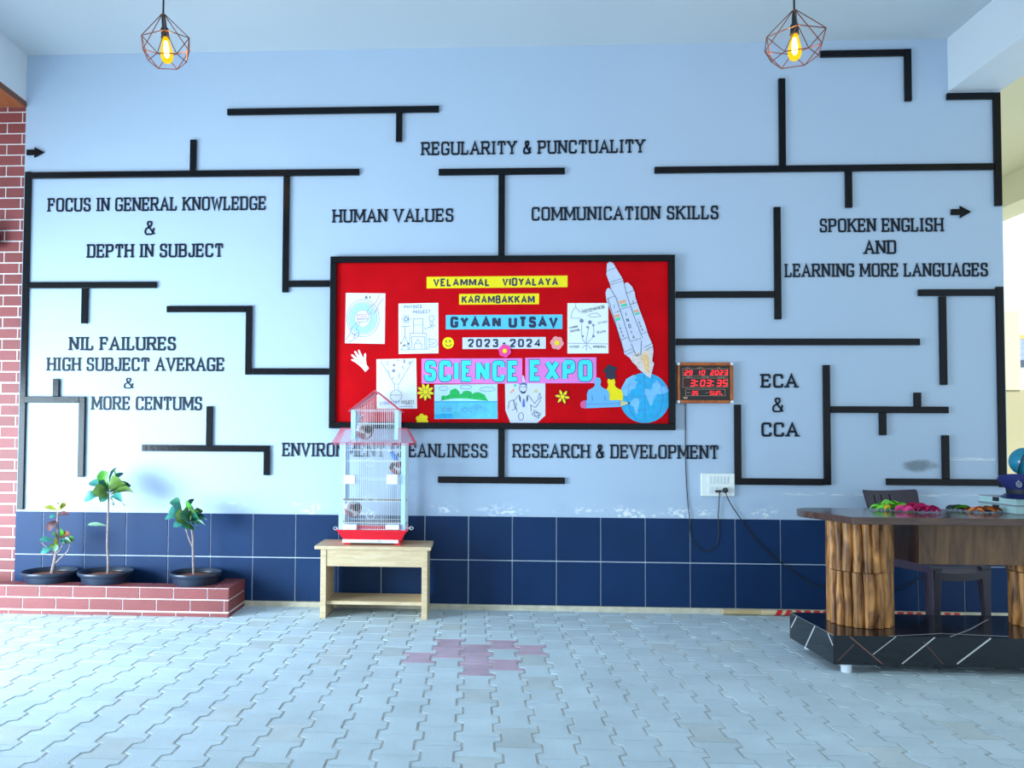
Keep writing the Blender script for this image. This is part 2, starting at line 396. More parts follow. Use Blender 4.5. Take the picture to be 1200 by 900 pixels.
# brick clad wall on the left
def brick_face(mb, u0, u1, v0, v1, fr, bl, bh, j, off=0.0, d=.004, v_off=0.0, alt=None):
    r = 0; v = v0 + v_off
    while v < v1 - .004:
        va, vb = max(v + j/2, v0), min(v + bh - j/2, v1)
        u = u0 - bl + ((alt if alt is not None else bl/2) if r % 2 else 0) + off
        while u < u1:
            ua, ub = max(u + j/2, u0), min(u + bl - j/2, u1)
            if ub - ua > .006 and vb - va > .004:
                mb.prism([(ua, va), (ub, va), (ub, vb), (ua, vb)], fr, -.002, d, 0)
            u += bl
        v += bh; r += 1
b = MB(); b.box(-3.4, XL, 0.003, 0.24, 0, ZLB - .01, 1)
brick_face(b, -3.4, XL - .001, 0.0, ZLB - .012, wallfr(0.003), 0.2235, 0.0782, 0.0095, off=.1187 - .0095 + .002, v_off=-.02)
struct(b.build('wall_left', [M_brick, M_mortar]))

# floor of interlocking dumb-bell pavers
random.seed(4)
PW, PL = 0.15074, 0.200
X0 = 1.4723
red = set()
def paver_profile(w, L, a, g):
    hw = w/2 - g/2; hl = L/2 - .0036
    # half outline on the right side, from the bottom end to the top end
    R = [(hw + a, -hl), (hw + a, -hl + .0335), (hw - a, -hl + .0485), (hw - a, hl - .0485), (hw + a, hl - .0335), (hw + a, hl)]
    Lf = [(-x, y) for x, y in R[::-1]]
    return R + Lf
prof = paver_profile(PW, PL, 0.0145, 0.0095)
redc = {W_ for W_ in ()}
RED = [F(*q_) for q_ in ((490, 765.5), (524, 759), (525.5, 771), (558, 756.7), (558, 766.7), (558, 779), (588, 760), (589, 773), (623, 766.7))]
b = MB()
for i in range(-44, 52):
    xc = X0 + PW/2 + i*PW
    for j in range(-40, 1):
        yc = -0.04 + j*PL + (PL/2 if i % 2 else 0)
        if yc > 0.12: continue
        if not (-4.6 < xc < 8.5): continue
        if xc < XL - .3 and yc > .02: continue
        mi = 0
        if any(abs(r.x - xc) < PW*.5 and abs(r.y - yc) < PL*.5 for r in RED): mi = 1
        elif random.random() < .08: mi = 2
        n = len(prof); base = len(b.v); dz = random.uniform(-.0008, .0008)
        cxs = 0.99
        for (px_, py_) in prof: b.v.append(Vector((xc + px_*cxs, yc + py_*.993, dz)))
        for (px_, py_) in prof: b.v.append(Vector((xc + px_, yc + py_, dz - .0055)))
        b.face(list(range(base, base + n)), mi)
        for q in range(n):
            q2 = (q + 1) % n; b.face([base + q, base + n + q, base + n + q2, base + q2], mi)
b.box(-40, 40, -60, 5, -.06, -.0042, 3)
struct(b.build('floor', [M_paver, M_paver_red, M_paver_tan, M_sand], recalc=False))

# passage seen past the right end of the wall
b = MB(); b.box(5.092, 7.0, -7.2, 3.6, ZC, ZC + .2); struct(b.build('ceiling_passage', M_cream))
b = MB(); b.box(7.0, 7.34, -7.2, 3.6, 3.60, ZC + .2); struct(b.build('trim_5', M_cream))
yb = 3.6
zd = W(1190, 457, yb).z
b = MB(); b.box(5.0, 10.5, yb, yb + .2, zd, 5.2, 0); b.box(5.0, 10.5, yb - .012, yb + .2, 0, zd, 1)
b.box(W(1177, 400, yb).x - .6, W(1193, 400, yb).x, yb - .03, yb, zd, W(1185, 365, yb).z, 2)
struct(b.build('wall_passage', [M_white, M_ochre, M_cream]))

# ================================================================== WALL MOULDINGS
TB = 0.02; HB = 0.0222
def moulding(label, pieces, grp='black maze mouldings on the blue wall'):
    """pieces: ('h', x0, y0, x1, y1) or ('v', x0, y0, x1, y1), centre-line pixels on the wall"""
    bars = []
    for p in pieces:
        a = W(p[1], p[2], -TB); c = W(p[3], p[4], -TB)
        if p[0] == 'h':
            z = (a.z + c.z)/2; bars.append([a.x, c.x, z - HB, z + HB])
        else:
            x = (a.x + c.x)/2; bars.append([x - HB, x + HB, min(a.z, c.z), max(a.z, c.z)])
    lo = Vector((sum(q[0] + q[1] for q in bars)/(2*len(bars)), 0, min(q[2] for q in bars)))
    t = thing('wall_moulding', label, 'wall moulding', lo, grp)
    for i, q in enumerate(bars):
        mb = MB(); mb.box(q[0], q[1], -TB - .0004*i, -.0002, q[2], q[3])
        mb.build('batten', M_black, t, bev=.0025)
    return t
moulding('black T-shaped moulding above and left of the words REGULARITY & PUNCTUALITY', [('h',266,130.3,514.5,127.8),('v',467.7,131.5,467.6,165.5)])
moulding('tall black branching moulding along the brick edge, framing FOCUS IN GENERAL KNOWLEDGE', [('v',32.7,201,23,597),('h',36,204,421,202.7),('v',226,163.5,226,200.6),('v',334.8,206.5,335,342.5),('h',338.5,332.5,386,332.3),
    ('h',33.5,334,183,334),('v',99,337.5,98.5,379),('h',28.5,468.3,92.5,468.3),('v',65.5,444,65.3,464.5),('v',96.5,464.7,94,559)])
moulding('black step-shaped moulding left of the red notice board, right of NIL FAILURES', [('h',195,362,287.5,362),('v',291.2,358.2,291.2,439),('h',295,435.3,386,435.3)])
moulding('black moulding above the middle potted plant with a short raised stub and a hooked right end', [('h',166,525.3,316,525.5),('v',245,476,245,521.6),('v',312.3,529.2,312.3,557)])
moulding('black T-shaped moulding standing on the top edge of the red notice board', [('h',514,201.2,662,200.2),('v',587.8,205,587.8,299)])
moulding('long black moulding right of REGULARITY & PUNCTUALITY, hooked under the right ceiling beam', [('h',767.3,198.8,1165,195),('v',916.8,91.5,917.3,193.5),('v',995,199.5,995.2,243),('h',1110.5,112.3,1164.5,112.2),('v',1168.8,108.2,1170.6,241)])
moulding('black upside-down L-shaped moulding beside the right pendant lamp', [('h',962,63,1060.3,60.8),('v',1064.8,57,1064.6,118)])
moulding('black T-shaped moulding lying sideways against the notice board, right of COMMUNICATION SKILLS', [('v',911.7,242.3,911.7,374),('h',792.5,345.2,907.5,344.8)])
moulding('single straight black moulding from the notice board, passing above the digital clock', [('h',792.5,401.2,1078.5,400)])
moulding('black gate-shaped moulding below LEARNING MORE LANGUAGES at the right wall edge', [('h',1077,343.3,1168,342),('v',1105.8,347.2,1106.2,451),('v',1172,335.8,1176.3,571),('h',1039.5,565.6,1171.5,564.8),('v',1108.8,510,1109,561.3)])
moulding('black U-shaped moulding around the letters ECA & CCA with a branching arm to the right', [('v',865,474,865,560.8),('h',861,564.8,965.4,564.4),('v',969.7,427.7,969.5,568.4),('h',974,480.2,1112,480),('v',1075.8,460,1075.8,476.2),('v',1035,484,1035.2,510)])
moulding('black upside-down T-shaped moulding hanging below the red notice board', [('v',587.6,503,587.6,559.2),('h',513,562.8,662,562.8)])
def arrow(label, x0, x1, xt, yc, hs, hh):
    p0, p1, pt = W(x0, yc, -.012), W(x1, yc, -.012), W(xt, yc, -.012); z = p0.z; a = hs*.0058; h = hh*.0058
    mb = MB(); mb.prism([(p0.x, z - a), (p1.x, z - a), (p1.x - .004, z - h), (pt.x, z), (p1.x - .004, z + h), (p1.x, z + a), (p0.x, z + a)], wallfr(0), 0, .014)
    tag(mb.build('wall_arrow', M_black, bev=.0015), label, 'arrow', 'black arrows on the wall')
arrow('small black arrow on the wall touching the brick edge, pointing right', 31, 40.5, 51.6, 178.5, 3.4, 6.6)
arrow('small black arrow on the wall above the words SPOKEN ENGLISH, pointing right', 1115, 1126, 1138.2, 248.4, 3.4, 7.2)

# ================================================================== WALL LETTERING
def word_spans(txt, weight, serif, gap=.16, space=.42):
    tw = text_strokes(txt, weight, serif, gap, space)[1]; out = []; pre = ''
    for wd_ in txt.split(' '):
        x0 = text_strokes(pre + '.', weight, serif, gap, space)[1] - max(G['.'][0], weight) if pre else 0.0
        ww = text_strokes(wd_, weight, serif, gap, space)[1]; out.append((wd_, x0/tw, (x0 + ww)/tw)); pre += wd_ + ' '
    return out
def lettering(label, lines):
    specs = []
    for (s, x0, x1, yt, yb_) in lines:
        a = W(x0, yb_, -.006); c = W(x0, yt, -.006); d = W(x1, yb_, -.006)
        specs.append((s, a.x, d.x, a.z, c.z))
    lo = Vector(((specs[0][1] + specs[0][2])/2, 0, min(q[3] for q in specs)))
    t = thing('wall_lettering', label, 'lettering', lo, 'black raised lettering on the wall')
    for (s, u0, u1, v0, v1) in specs:
        for (wd_, f0, f1) in word_spans(s, .155, True):
            mb = MB(); text_into(mb, wd_, u0 + (u1 - u0)*f0, u0 + (u1 - u0)*f1, v0, v1, wallfr(0), 0.0, .006, weight=.11 if s == '&' else .155)
            mb.build('word', M_letter, t)
    return t
lettering('black wall lettering reading REGULARITY & PUNCTUALITY', [('REGULARITY & PUNCTUALITY', 494, 755.5, 166.2, 182)])
lettering('black wall lettering reading FOCUS IN GENERAL KNOWLEDGE & DEPTH IN SUBJECT', [('FOCUS IN GENERAL KNOWLEDGE', 56, 311, 232, 248.3), ('&', 169, 181.5, 259, 275.3), ('DEPTH IN SUBJECT', 102, 261, 286, 302.2)])
lettering('black wall lettering reading NIL FAILURES HIGH SUBJECT AVERAGE & MORE CENTUMS', [('NIL FAILURES', 81, 205.3, 394.6, 410.7), ('HIGH SUBJECT AVERAGE', 55, 262, 418.7, 434.8), ('&', 144.5, 156.5, 442.8, 455.3), ('MORE CENTUMS', 107, 236, 464.2, 480.6)])
lettering('black wall lettering reading HUMAN VALUES', [('HUMAN VALUES', 390, 531, 245.2, 261)])
lettering('black wall lettering reading COMMUNICATION SKILLS', [('COMMUNICATION SKILLS', 623, 842, 242.5, 258.6)])
lettering('black wall lettering reading SPOKEN ENGLISH AND LEARNING MORE LANGUAGES', [('SPOKEN ENGLISH', 961, 1105.5, 256, 272.4), ('AND', 1013.3, 1050.5, 281.5, 297.8), ('LEARNING MORE LANGUAGES', 920.5, 1158, 308.8, 325)])
lettering('black wall lettering reading ECA & CCA', [('ECA', 892.5, 934.6, 438.2, 454.3), ('&', 905.3, 918.6, 466, 483), ('CCA', 892.5, 935.6, 495, 511.6)])
lettering('black wall lettering reading ENVIRONMENT CLEANLINESS', [('ENVIRONMENT CLEANLINESS', 331, 571, 518.6, 535)])
lettering('black wall lettering reading RESEARCH & DEVELOPMENT', [('RESEARCH & DEVELOPMENT', 601, 842, 520, 536.6)])

# ================================================================== NOTICE BOARD
FY = -0.022           # felt face
bx0, bx1 = W(386, 400, -.045).x, W(791.6, 400, -.045).x
bz0, bz1 = W(590, 503, -.045).z, W(590, 299.3, -.045).z
t = thing('notice_board', 'large red felt notice board with black frame in the centre of the wall', 'notice board', ((bx0+bx1)/2, 0, bz0))
M_felt = pm('red_felt', (202, 8, 20), 0.9, 0.10, 5, spec=.1, bump=0.2, bscale=300)
b = MB(); b.box(bx0 + .02, bx1 - .02, FY, -.0005, bz0 + .02, bz1 - .02); b.build('felt_panel', M_felt, t)
fw_ = .044
for (x0, x1, z0, z1) in ((bx0, bx1, bz1 - fw_, bz1), (bx0, bx1, bz0, bz0 + fw_), (bx0, bx0 + fw_, bz0 + fw_, bz1 - fw_), (bx1 - fw_, bx1, bz0 + fw_, bz1 - fw_)):
    b = MB(); b.box(x0, x1, -.045, 0, z0, z1); b.build('frame_bar', M_black, t, bev=.003)

def P(px, py):         # point on the board (u, v)
    q = W(px, py, FY); return (q.x, q.z)
def PP(l): return [P(a, c) for a, c in l]
BF = wallfr(FY)
PX = 1/169.0
M_paper = pm('white_paper', (236, 244, 248), 0.8, 0.02)
M_paper2 = pm('lilac_paper', (214, 220, 240), 0.8, 0.02)
M_yel = pm('yellow_card', (250, 226, 0), 0.7, 0.03)
M_cyan = pm('sky_card', (92, 200, 244), 0.7, 0.03)
M_cyan2 = pm('cyan_card', (64, 224, 236), 0.6, 0.02)
M_pink = pm('pink_card', (236, 130, 216), 0.7, 0.03)
M_hot = pm('hot_pink_felt', (250, 70, 160), 0.7)
M_peach = pm('peach_felt', (250, 158, 160), 0.7)
M_ink = pm('dark_ink', (40, 52, 82), 0.6)
M_ink2 = pm('pencil_line', (134, 138, 176), 0.7)
M_ink3 = pm('blue_pencil', (96, 124, 200), 0.7)
M_ink_r = pm('red_pencil', (200, 110, 140), 0.7)
M_wash = pm('aqua_wash', (178, 240, 244), 0.8, 0.05)
M_green = pm('green_paint', (30, 184, 92), 0.7, 0.25, 60)
M_sea = pm('sea_paint', (96, 200, 236), 0.7, 0.15, 20)
M_sea2 = pm('deep_sea_paint', (40, 172, 226), 0.7, 0.12, 30)
M_sky = pm('sky_paint', (190, 226, 246), 0.7, 0.06, 30)
M_orange = pm('orange_paint', (240, 170, 130), 0.7)
M_mint = pm('mint_paint', (70, 210, 170), 0.7)
M_bluec = pm('blue_card', (110, 180, 240), 0.7, 0.03)
M_land = pm('globe_land_blue', (126, 194, 244), 0.7, 0.08, 30)
M_rocket = pm('rocket_paper', (204, 212, 236), 0.7, 0.06, 30)
M_flame = pm('flame_paper', (224, 210, 206), 0.8, 0.2, 60)
M_fl2 = pm('flame_orange', (240, 196, 140), 0.8, 0.15, 50)
M_eras = pm('pink_eraser', (232, 90, 150), 0.7)
M_capb = pm('navy_card', (36, 44, 66), 0.7)
M_tan = pm('pencil_tip', (206, 204, 150), 0.7)
GB = 'papers and cut-outs on the notice board'
def sheet(name, pts, mat, label, cat, lvl=0, th=.0012, curl=0.0):
    mb = MB(); mb.prism(PP(pts), BF, lvl*.0014, lvl*.0014 + th)
    o = mb.build(name, mat); return tag(o, label, cat, GB)
def lines(par, segs, mat=None, w=.0019, lvl=0, name='drawing', closedset=()):
    mb = MB()
    for i, sg in enumerate(segs):
        cl = False
        if sg and sg[0] == 'c': cl = True; sg = sg[1:]
        mb.ribbon(PP(sg), w, BF, lvl*.0014 + .0011, lvl*.0014 + .0024 + i*.00003, 0, cl)
    return mb.build(name, mat or M_ink2, par)
def shapes(par, polys, mats, lvl=0, name='drawing', z=.0014):
    for i, (pts, mt) in enumerate(polys):
        mb = MB(); mb.prism(PP(pts), BF, lvl*.0014 + .001, lvl*.0014 + z + .00008*i); o = mb.build(name, mt, par)
    return o
def btext(par, txt, x0, x1, yt, yb_, mat=None, weight=.17, lvl=0, gap=.16, space=.5, name='lettering', slope=0.0, wmin=None, th=.0018, grow=0.0):
    a = P(x0, yb_); c = P(x0, yt); d = P(x1, yb_)
    for (wd_, f0, f1) in word_spans(txt, weight, False, gap, space):
        mb = MB(); u0 = a[0] + (d[0] - a[0])*f0; u1 = a[0] + (d[0] - a[0])*f1
        text_into(mb, wd_, u0, u1, a[1] + (u0 - a[0])*math.tan(slope), c[1] + (u0 - a[0])*math.tan(slope), BF, lvl*.0014 + .001, lvl*.0014 + th, weight, False, 0, gap, space, slope, wmin, grow)
        o = mb.build(name, mat or M_ink, par)
    return o

s = sheet('paper_strip', [(500,338),(665,336.5),(665,323),(500,324.5)], M_yel, 'long yellow paper strip, topmost on the notice board, with the school name', 'paper strip')
btext(s, 'VELAMMAL', 507.5, 574, 326.5, 335.6, weight=.22, gap=.12); btext(s, 'VIDYALAYA', 588.5, 654, 325.8, 335, weight=.22, gap=.12)
s = sheet('paper_strip', [(538,357),(631.7,356.5),(631.7,344),(538,344.5)], M_yel, 'short yellow paper strip reading KARAMBAKKAM', 'paper strip')
btext(s, 'KARAMBAKKAM', 541, 626.5, 346.3, 355.8, weight=.22, gap=.11)
s = sheet('paper_strip', [(522.5,386),(659,385.5),(659,368.6),(522.5,369.3)], M_cyan, 'sky blue paper strip reading GYAAN UTSAV', 'paper strip')
btext(s, 'GYAAN UTSAV', 527.5, 654, 371.2, 384, weight=.27, gap=.12, space=.5)
s = sheet('paper_strip', [(542,409),(639.5,408.6),(639.5,395),(542,395.5)], M_paper2, 'pale lilac paper strip reading 2023-2024', 'paper strip')
btext(s, '2023 - 2024', 548, 634, 397.3, 406.8, weight=.22, space=.14)
def big_word(label, word, q, x0, x1, yt, yb_):
    s = sheet('paper_strip', q, M_pink, label, 'paper strip', lvl=1)
    btext(s, word, x0, x1, yt, yb_, M_ink, weight=.25, lvl=1, gap=.15, name='word_outline', th=.0018, grow=.004)
    btext(s, word, x0, x1, yt, yb_, M_cyan2, weight=.25, lvl=1, gap=.15, name='word_fill', th=.0040)
    return s
big_word('pink paper strip with cyan block letters reading SCIENCE', 'SCIENCE', [(494,449.5),(612,449.5),(612,419.8),(494,420.3)], 497.5, 608.5, 422.5, 447)
big_word('pink paper strip with cyan block letters reading EXPO', 'EXPO', [(615.5,449.2),(698.8,449),(698.8,418.8),(615.5,419.2)], 620.5, 694, 421.8, 446.6)
# smiley
s = sheet('smiley_badge', circ(525.2,402,6.8), M_yel, 'small round yellow smiley face on the notice board', 'smiley badge', lvl=1)
shapes(s, [(circ(523,400.2,.9,8,ry=1.3), M_ink), (circ(527.2,399.9,.9,8,ry=1.3), M_ink)], None, 1, 'eye'); lines(s, [circ(525.3,402.2,3.6,9,.35,pi-.35)], M_ink, .002, 1, 'mouth')
def flower(label, cx, cy, r, n, mat, cmat, pr=.46, inner=.52, pointy=False, lvl=2, rot=0.0, name='paper_flower'):
    t = thing(name, label, 'paper flower', W(cx, cy + r, FY), 'cut-out flowers on the notice board')
    for k in range(n):
        a = rot + 2*pi*k/n
        if pointy: pts = [(cx + cos(a)*r*d + -sin(a)*w*r, cy + sin(a)*r*d + cos(a)*w*r) for d, w in ((.15,-.06),(.5,-.2),(.8,-.14),(1,0),(.8,.14),(.5,.2),(.15,.06))]
        else: pts = circ(cx + cos(a)*r*inner, cy + sin(a)*r*inner, r*pr, 12)
        mb = MB(); mb.prism(PP(pts), BF, lvl*.0014 + .0003*k, lvl*.0014 + .003 + .0003*k)
        if pointy: mb.ribbon(PP(pts), .0009, BF, lvl*.0014, lvl*.0014 + .0034 + .0003*k, 1, True)
        mb.build('petal', [mat, M_ink], t)
    mb = MB(); mb.prism(PP(circ(cx, cy, r*(.27 if pointy else .34), 14)), BF, lvl*.0014, lvl*.0014 + .006)
    if pointy: mb.ribbon(PP(circ(cx, cy, r*.28, 14)), .0009, BF, lvl*.0014, lvl*.0014 + .0062, 1, True)
    mb.build('flower_centre', [cmat, M_ink], t)
flower('hot pink felt flower with yellow centre, above the word SCIENCE', 591.5, 411.4, 7.9, 6, M_hot, M_yel, rot=.3, lvl=3)
flower('peach pink flower with yellow centre, right of 2023-2024', 652.6, 402, 8.2, 6, M_peach, M_yel, rot=.15)
flower('yellow paper flower with pointed petals, left of the island drawing', 498.6, 459.4, 10.6, 9, M_yel, M_yel, pointy=True, rot=.2)
flower('yellow paper flower with round petals, on the bottom frame of the notice board', 494.6, 492.3, 8.0, 6, M_yel, M_yel, rot=.4, pr=.36, inner=.6)
flower('yellow six-pointed paper flower, left of the paper figures', 659, 465, 9.0, 6, M_yel, M_yel, pointy=True, rot=.15)
# AI drawing
s = sheet('drawing_sheet', [(404.3,402.2),(450.8,403),(451.6,343.8),(405.4,343.3)], M_paper, 'white drawing sheet headed AI with two hands and rings', 'drawing', 0)
shapes(s, [(circ(425.2,373,15.5,32,ry=18), M_wash), (circ(425,373.3,9.5,24,ry=10.5), M_paper)], None, 0, 'colour_wash', .0016)
lines(s, [['c'] + circ(425.3,373,19,40,ry=21.8), ['c'] + circ(425.2,373,16.5,36,ry=19), ['c'] + circ(425,373.2,9.4,28,ry=10)], M_ink2, .0016, name='rings')
lines(s, [[(445,345.5),(440,355),(432,361),(430.5,367)],[(449.5,349.5),(444,356),(441.5,363),(437,368.5),(434,367),(436,362)],[(418.5,368.5),(432,368),(432,373),(418.5,373.5),(418.5,368.5)],[(420,372),(421,369.5),(423,372),(424,369.5),(426,372),(428,369.5),(430,372)]], M_ink_r, .0018, name='human_hand')
lines(s, [[(404.8,398.5),(411,390),(411,386),(415,382),(420,376)],[(408.5,401.5),(420,394),(420.5,388),(417,385),(422,378)],[(412,391),(416,393),(414,396),(418,390)],[(419,374.5),(432,374),(430,377),(420,377.5)]], M_ink3, .0018, name='robot_hand')
btext(s, 'AI', 427.3, 434, 346.3, 350.6, weight=.24, gap=.35)
# physics
s = sheet('drawing_sheet', [(467.2,414.8),(513.8,414),(513.6,355),(467,355.8)], M_paper, 'white drawing sheet headed PHYSICS PROJECT with apparatus sketches', 'drawing', 0)
btext(s, 'PHYSICS', 473.5, 494.5, 358, 361.8, M_ink2, .2, slope=.03); btext(s, 'PROJECT', 483.8, 504.5, 363.8, 367.8, M_ink2, .2, slope=.03); btext(s, 'E=MC2', 498.3, 510.8, 384.3, 386.6, M_ink2, .22, slope=.35)
lines(s, [[(484.5,390.3),(484.5,373.5),(495.6,373.5),(495.6,390.5)],[(485,381),(495,381)],[(479.5,408.8),(480.5,390.5),(499.8,390.5),(500,409)],[(482,408.5),(482.5,394.5),(497.5,394.5),(498,409)],[(478,409.5),(503.5,409)],[(485.5,409),(485.5,403),(494.5,403),(494,409)],[(487,402.5),(489.5,397.5),(491,399),(492.5,402.5)],
   [(470.5,382.5),(480.8,382.5)],[(474.5,382.5),(474.5,394),(471,401)],[(474.5,394),(478,402)],[(470,410),(473,404),(477,404),(478.5,410),(470,410)],
   [(502,397.5),(508,397.5),(512,400),(512.5,404),(509,406.5),(503,406.5)],[(502.5,401),(507,401),(509.5,402.3),(507,403.5),(502.5,403.5)],[(503,396),(503,401)],[(503,403.5),(503,408)],
   ['c'] + circ(505.6,373.2,2.8,14,ry=3.4),[(504,377),(504.2,380),(505.3,381.5),(506.8,380),(507,377)]], M_ink2, .0016)
lines(s, [['c'] + circ(476,374,5,14,ry=1.6), ['c'] + [(476 + 5*cos(a)*.5 - 1.6*sin(a)*.87, 374 + 5*cos(a)*.87 + 1.6*sin(a)*.5) for a in [2*pi*i/14 for i in range(14)]], ['c'] + [(476 + 5*cos(a)*.5 + 1.6*sin(a)*.87, 374 - 5*cos(a)*.87 + 1.6*sin(a)*.5) for a in [2*pi*i/14 for i in range(14)]]], M_ink2, .0013, name='atom_sketch')
shapes(s, [(circ(470,402,1,8), M_ink), (circ(474,405,1.1,8), M_ink), (circ(478.3,402.8,1.1,8), M_ink), (circ(478.2,374,.9,8), M_ink)], None, 0, 'dots')
# chemistry
s = sheet('drawing_sheet', [(441.3,479),(488.8,478.8),(487.7,420),(441.2,421)], M_paper, 'white drawing sheet behind the cage roof with a funnel and round flask', 'drawing', 0)
lines(s, [[(446,423),(461.8,450)],[(484.5,421.5),(467.5,450)],[(462,450),(462.6,456.3)],[(467,450),(466.8,456.3)],[(461.5,450),(467.6,450)],['c'] + circ(464.2,463.8,6.8,22),[(457.8,463),(470.8,463)],[(452.5,425),(455,424.2),(454.8,427.2),(452,427.5)],[(454,433),(457,439)],[(459,444.5),(461.5,442),(460.5,445.5)],[(467,444),(468.5,440),(466.5,441),(469,437)],[(473,433),(472,429),(470.5,431)],[(464.5,422.5),(469,422)]], M_ink2, .0015)
shapes(s, [(circ(461.8,428,1.6,8), M_ink2), (circ(461.3,434.5,2,10), M_ink2), ([(472.8,421.5),(474.5,421.3),(474.8,425.5),(473,425.6)], M_ink2), ([(478.5,426),(481,423),(482,424),(479.5,427)], M_ink2)], None, 0, 'doodles')
btext(s, 'CHEMISTRY', 445.5, 468.6, 471.2, 475, M_ink3, .17, slope=.07); btext(s, 'PROJECT.', 470.4, 486.6, 469.6, 474.2, M_ink, .15, slope=.06)
lines(s, [[(468,476.6),(484,476)]], M_ink3, .0016, name='underline')
# hand
s = sheet('paper_hand', [(428.2,436),(432.5,431.5),(429.5,427),(428.8,421),(429.2,415.5),(428,413.3),(426.7,415),(426.2,420),(424.3,416.5),(421.5,410.5),(420,409.7),(419.5,411.3),(421.3,416.5),(421,417.2),(417.2,411.7),(415.5,411.3),(415.2,412.8),(418.5,418.6),(418.2,419.3),(413.2,415.2),(411.5,415.4),(411.7,416.8),(416.2,421.4),(412.6,420.7),(411.4,421.6),(412.5,422.9),(417,425.2),(423,430)], M_paper, 'white paper cut-out of an open hand on the red felt', 'paper hand')
# island painting
s = sheet('painting', [(509,491),(583.2,490.8),(582.8,450),(509,450.8)], M_sky, 'small painting of a green island above blue water with fish', 'painting', 0)
shapes(s, [([(509,490.6),(583,490.4),(582.9,470.5),(509,470.6)], M_sea), ([(509,490.6),(531,490.6),(531,485),(520,484.6),(509,486)], M_sea2),
   ([(515.5,469.8),(517.5,467.8),(517,464.5),(520,463.2),(523.5,464),(527,461.5),(527.5,457.5),(531,456),(534,454.8),(537.5,458),(539,461.5),(541,461.8),(543,458.3),(548,457.8),(552,458.8),(554,461.8),(556,460),(561,459.5),(565,461.2),(568,462.2),(569.5,466),(572.5,470),(560,468.5),(545,466.8),(530,467)], M_green),
   ([(521,470.2),(532,467.6),(545,467),(558,468.4),(568,470.2)], M_wash), ([(509,471.6),(582.9,471.4),(582.9,470),(509,470.2)], M_sea2)], None, 0, 'brushwork')
for q_ in ((519.5,455.3,5.6,2.4), (546,453.6,6.8,2.4), (571,456.2,9,2.6)): lines(s, [['c'] + circ(q_[0], q_[1], q_[2], 16, ry=q_[3])], M_ink3, .0014, name='cloud_outline')
for fx, fy, k_ in ((517,480.5,1), (540,480.5,1.15)): lines(s, [['c', (fx, fy), (fx + 4*k_, fy - 2.6*k_), (fx + 8*k_, fy - .6), (fx + 11.5*k_, fy - 2.4*k_), (fx + 11*k_, fy + 2*k_), (fx + 8*k_, fy + .4), (fx + 4*k_, fy + 2.4*k_)]], M_ink3, .0014, name='fish_outline')
lines(s, [['c', (556,481), (557,475), (561,474.5), (564.5,477.5), (560,478)]], M_ink3, .0014, name='fish_outline')
lines(s, [[(533,489),(534,482),(531,484.5)], [(534,485),(536.5,483)]], M_mint, .0016, name='seaweed')
# scientist
s = sheet('drawing_sheet', [(598.5,496.6),(628.5,496.6),(639,487),(639,449),(616,449),(613.6,440),(612.6,440),(610.5,449),(591.8,449),(592.3,481)], M_paper2, 'cut-out drawing of a bearded scientist with raised finger below SCIENCE EXPO', 'drawing', 0)
shapes(s, [([(607,450.2),(609,448),(617,448),(618,452.5),(616,450.8),(610,450.8)], M_ink3), ([(610,457.5),(613,459.5),(616.5,457.5),(615.8,460.5),(612.8,461.6),(610.4,460.3)], M_ink), ([(613,466.5),(615,469),(615.4,476),(613.5,477.8),(611.8,475.5),(612.6,469)], M_ink3), ([(608,462),(610,465.5),(610.5,473),(608.5,468.5)], M_ink), ([(618.3,462),(617,465),(617,472),(618.8,468)], M_ink), ([(597.5,460),(601,455.5),(603,456),(602,459),(598,461)], M_orange), ([(625.5,456.5),(629.7,456.5),(629.7,460.3),(625.5,460.3)], M_tan), ([(602.3,450),(604.8,450),(604.8,453.5),(602.3,453.5)], M_mint)], None, 0, 'shading')
lines(s, [['c'] + circ(612.8,455,4.4,16,ry=5.4), [(609,453.5),(612,453.5)], [(613.5,453.5),(616.5,453.5)], [(608,463),(602.5,469.5),(604.5,478.5),(605.5,472)], [(619,463),(626.5,473),(630.5,467.5),(633,466)], [(622,475),(627.5,477.8),(633.5,469)], [(630.5,466),(631,463.5),(632.5,460.5),(633,464),(634.5,466),(632,468.5)], [(605,478),(606,483)], [(621.5,474),(622.5,482)], [(596.5,471),(601,468.5),(604,479.5),(599.5,480.5)], [(596.5,471),(595.5,479)], ['c'] + circ(628.5,485.5,5.2,16,ry=2), ['c'] + [(628.5 + 5.2*cos(a)*.5 - 2*sin(a)*.87, 485.5 + 5.2*cos(a)*.87 + 2*sin(a)*.5) for a in [2*pi*i/14 for i in range(14)]], ['c'] + circ(610.5,488,3,14,ry=4.5)], M_ink, .0014)
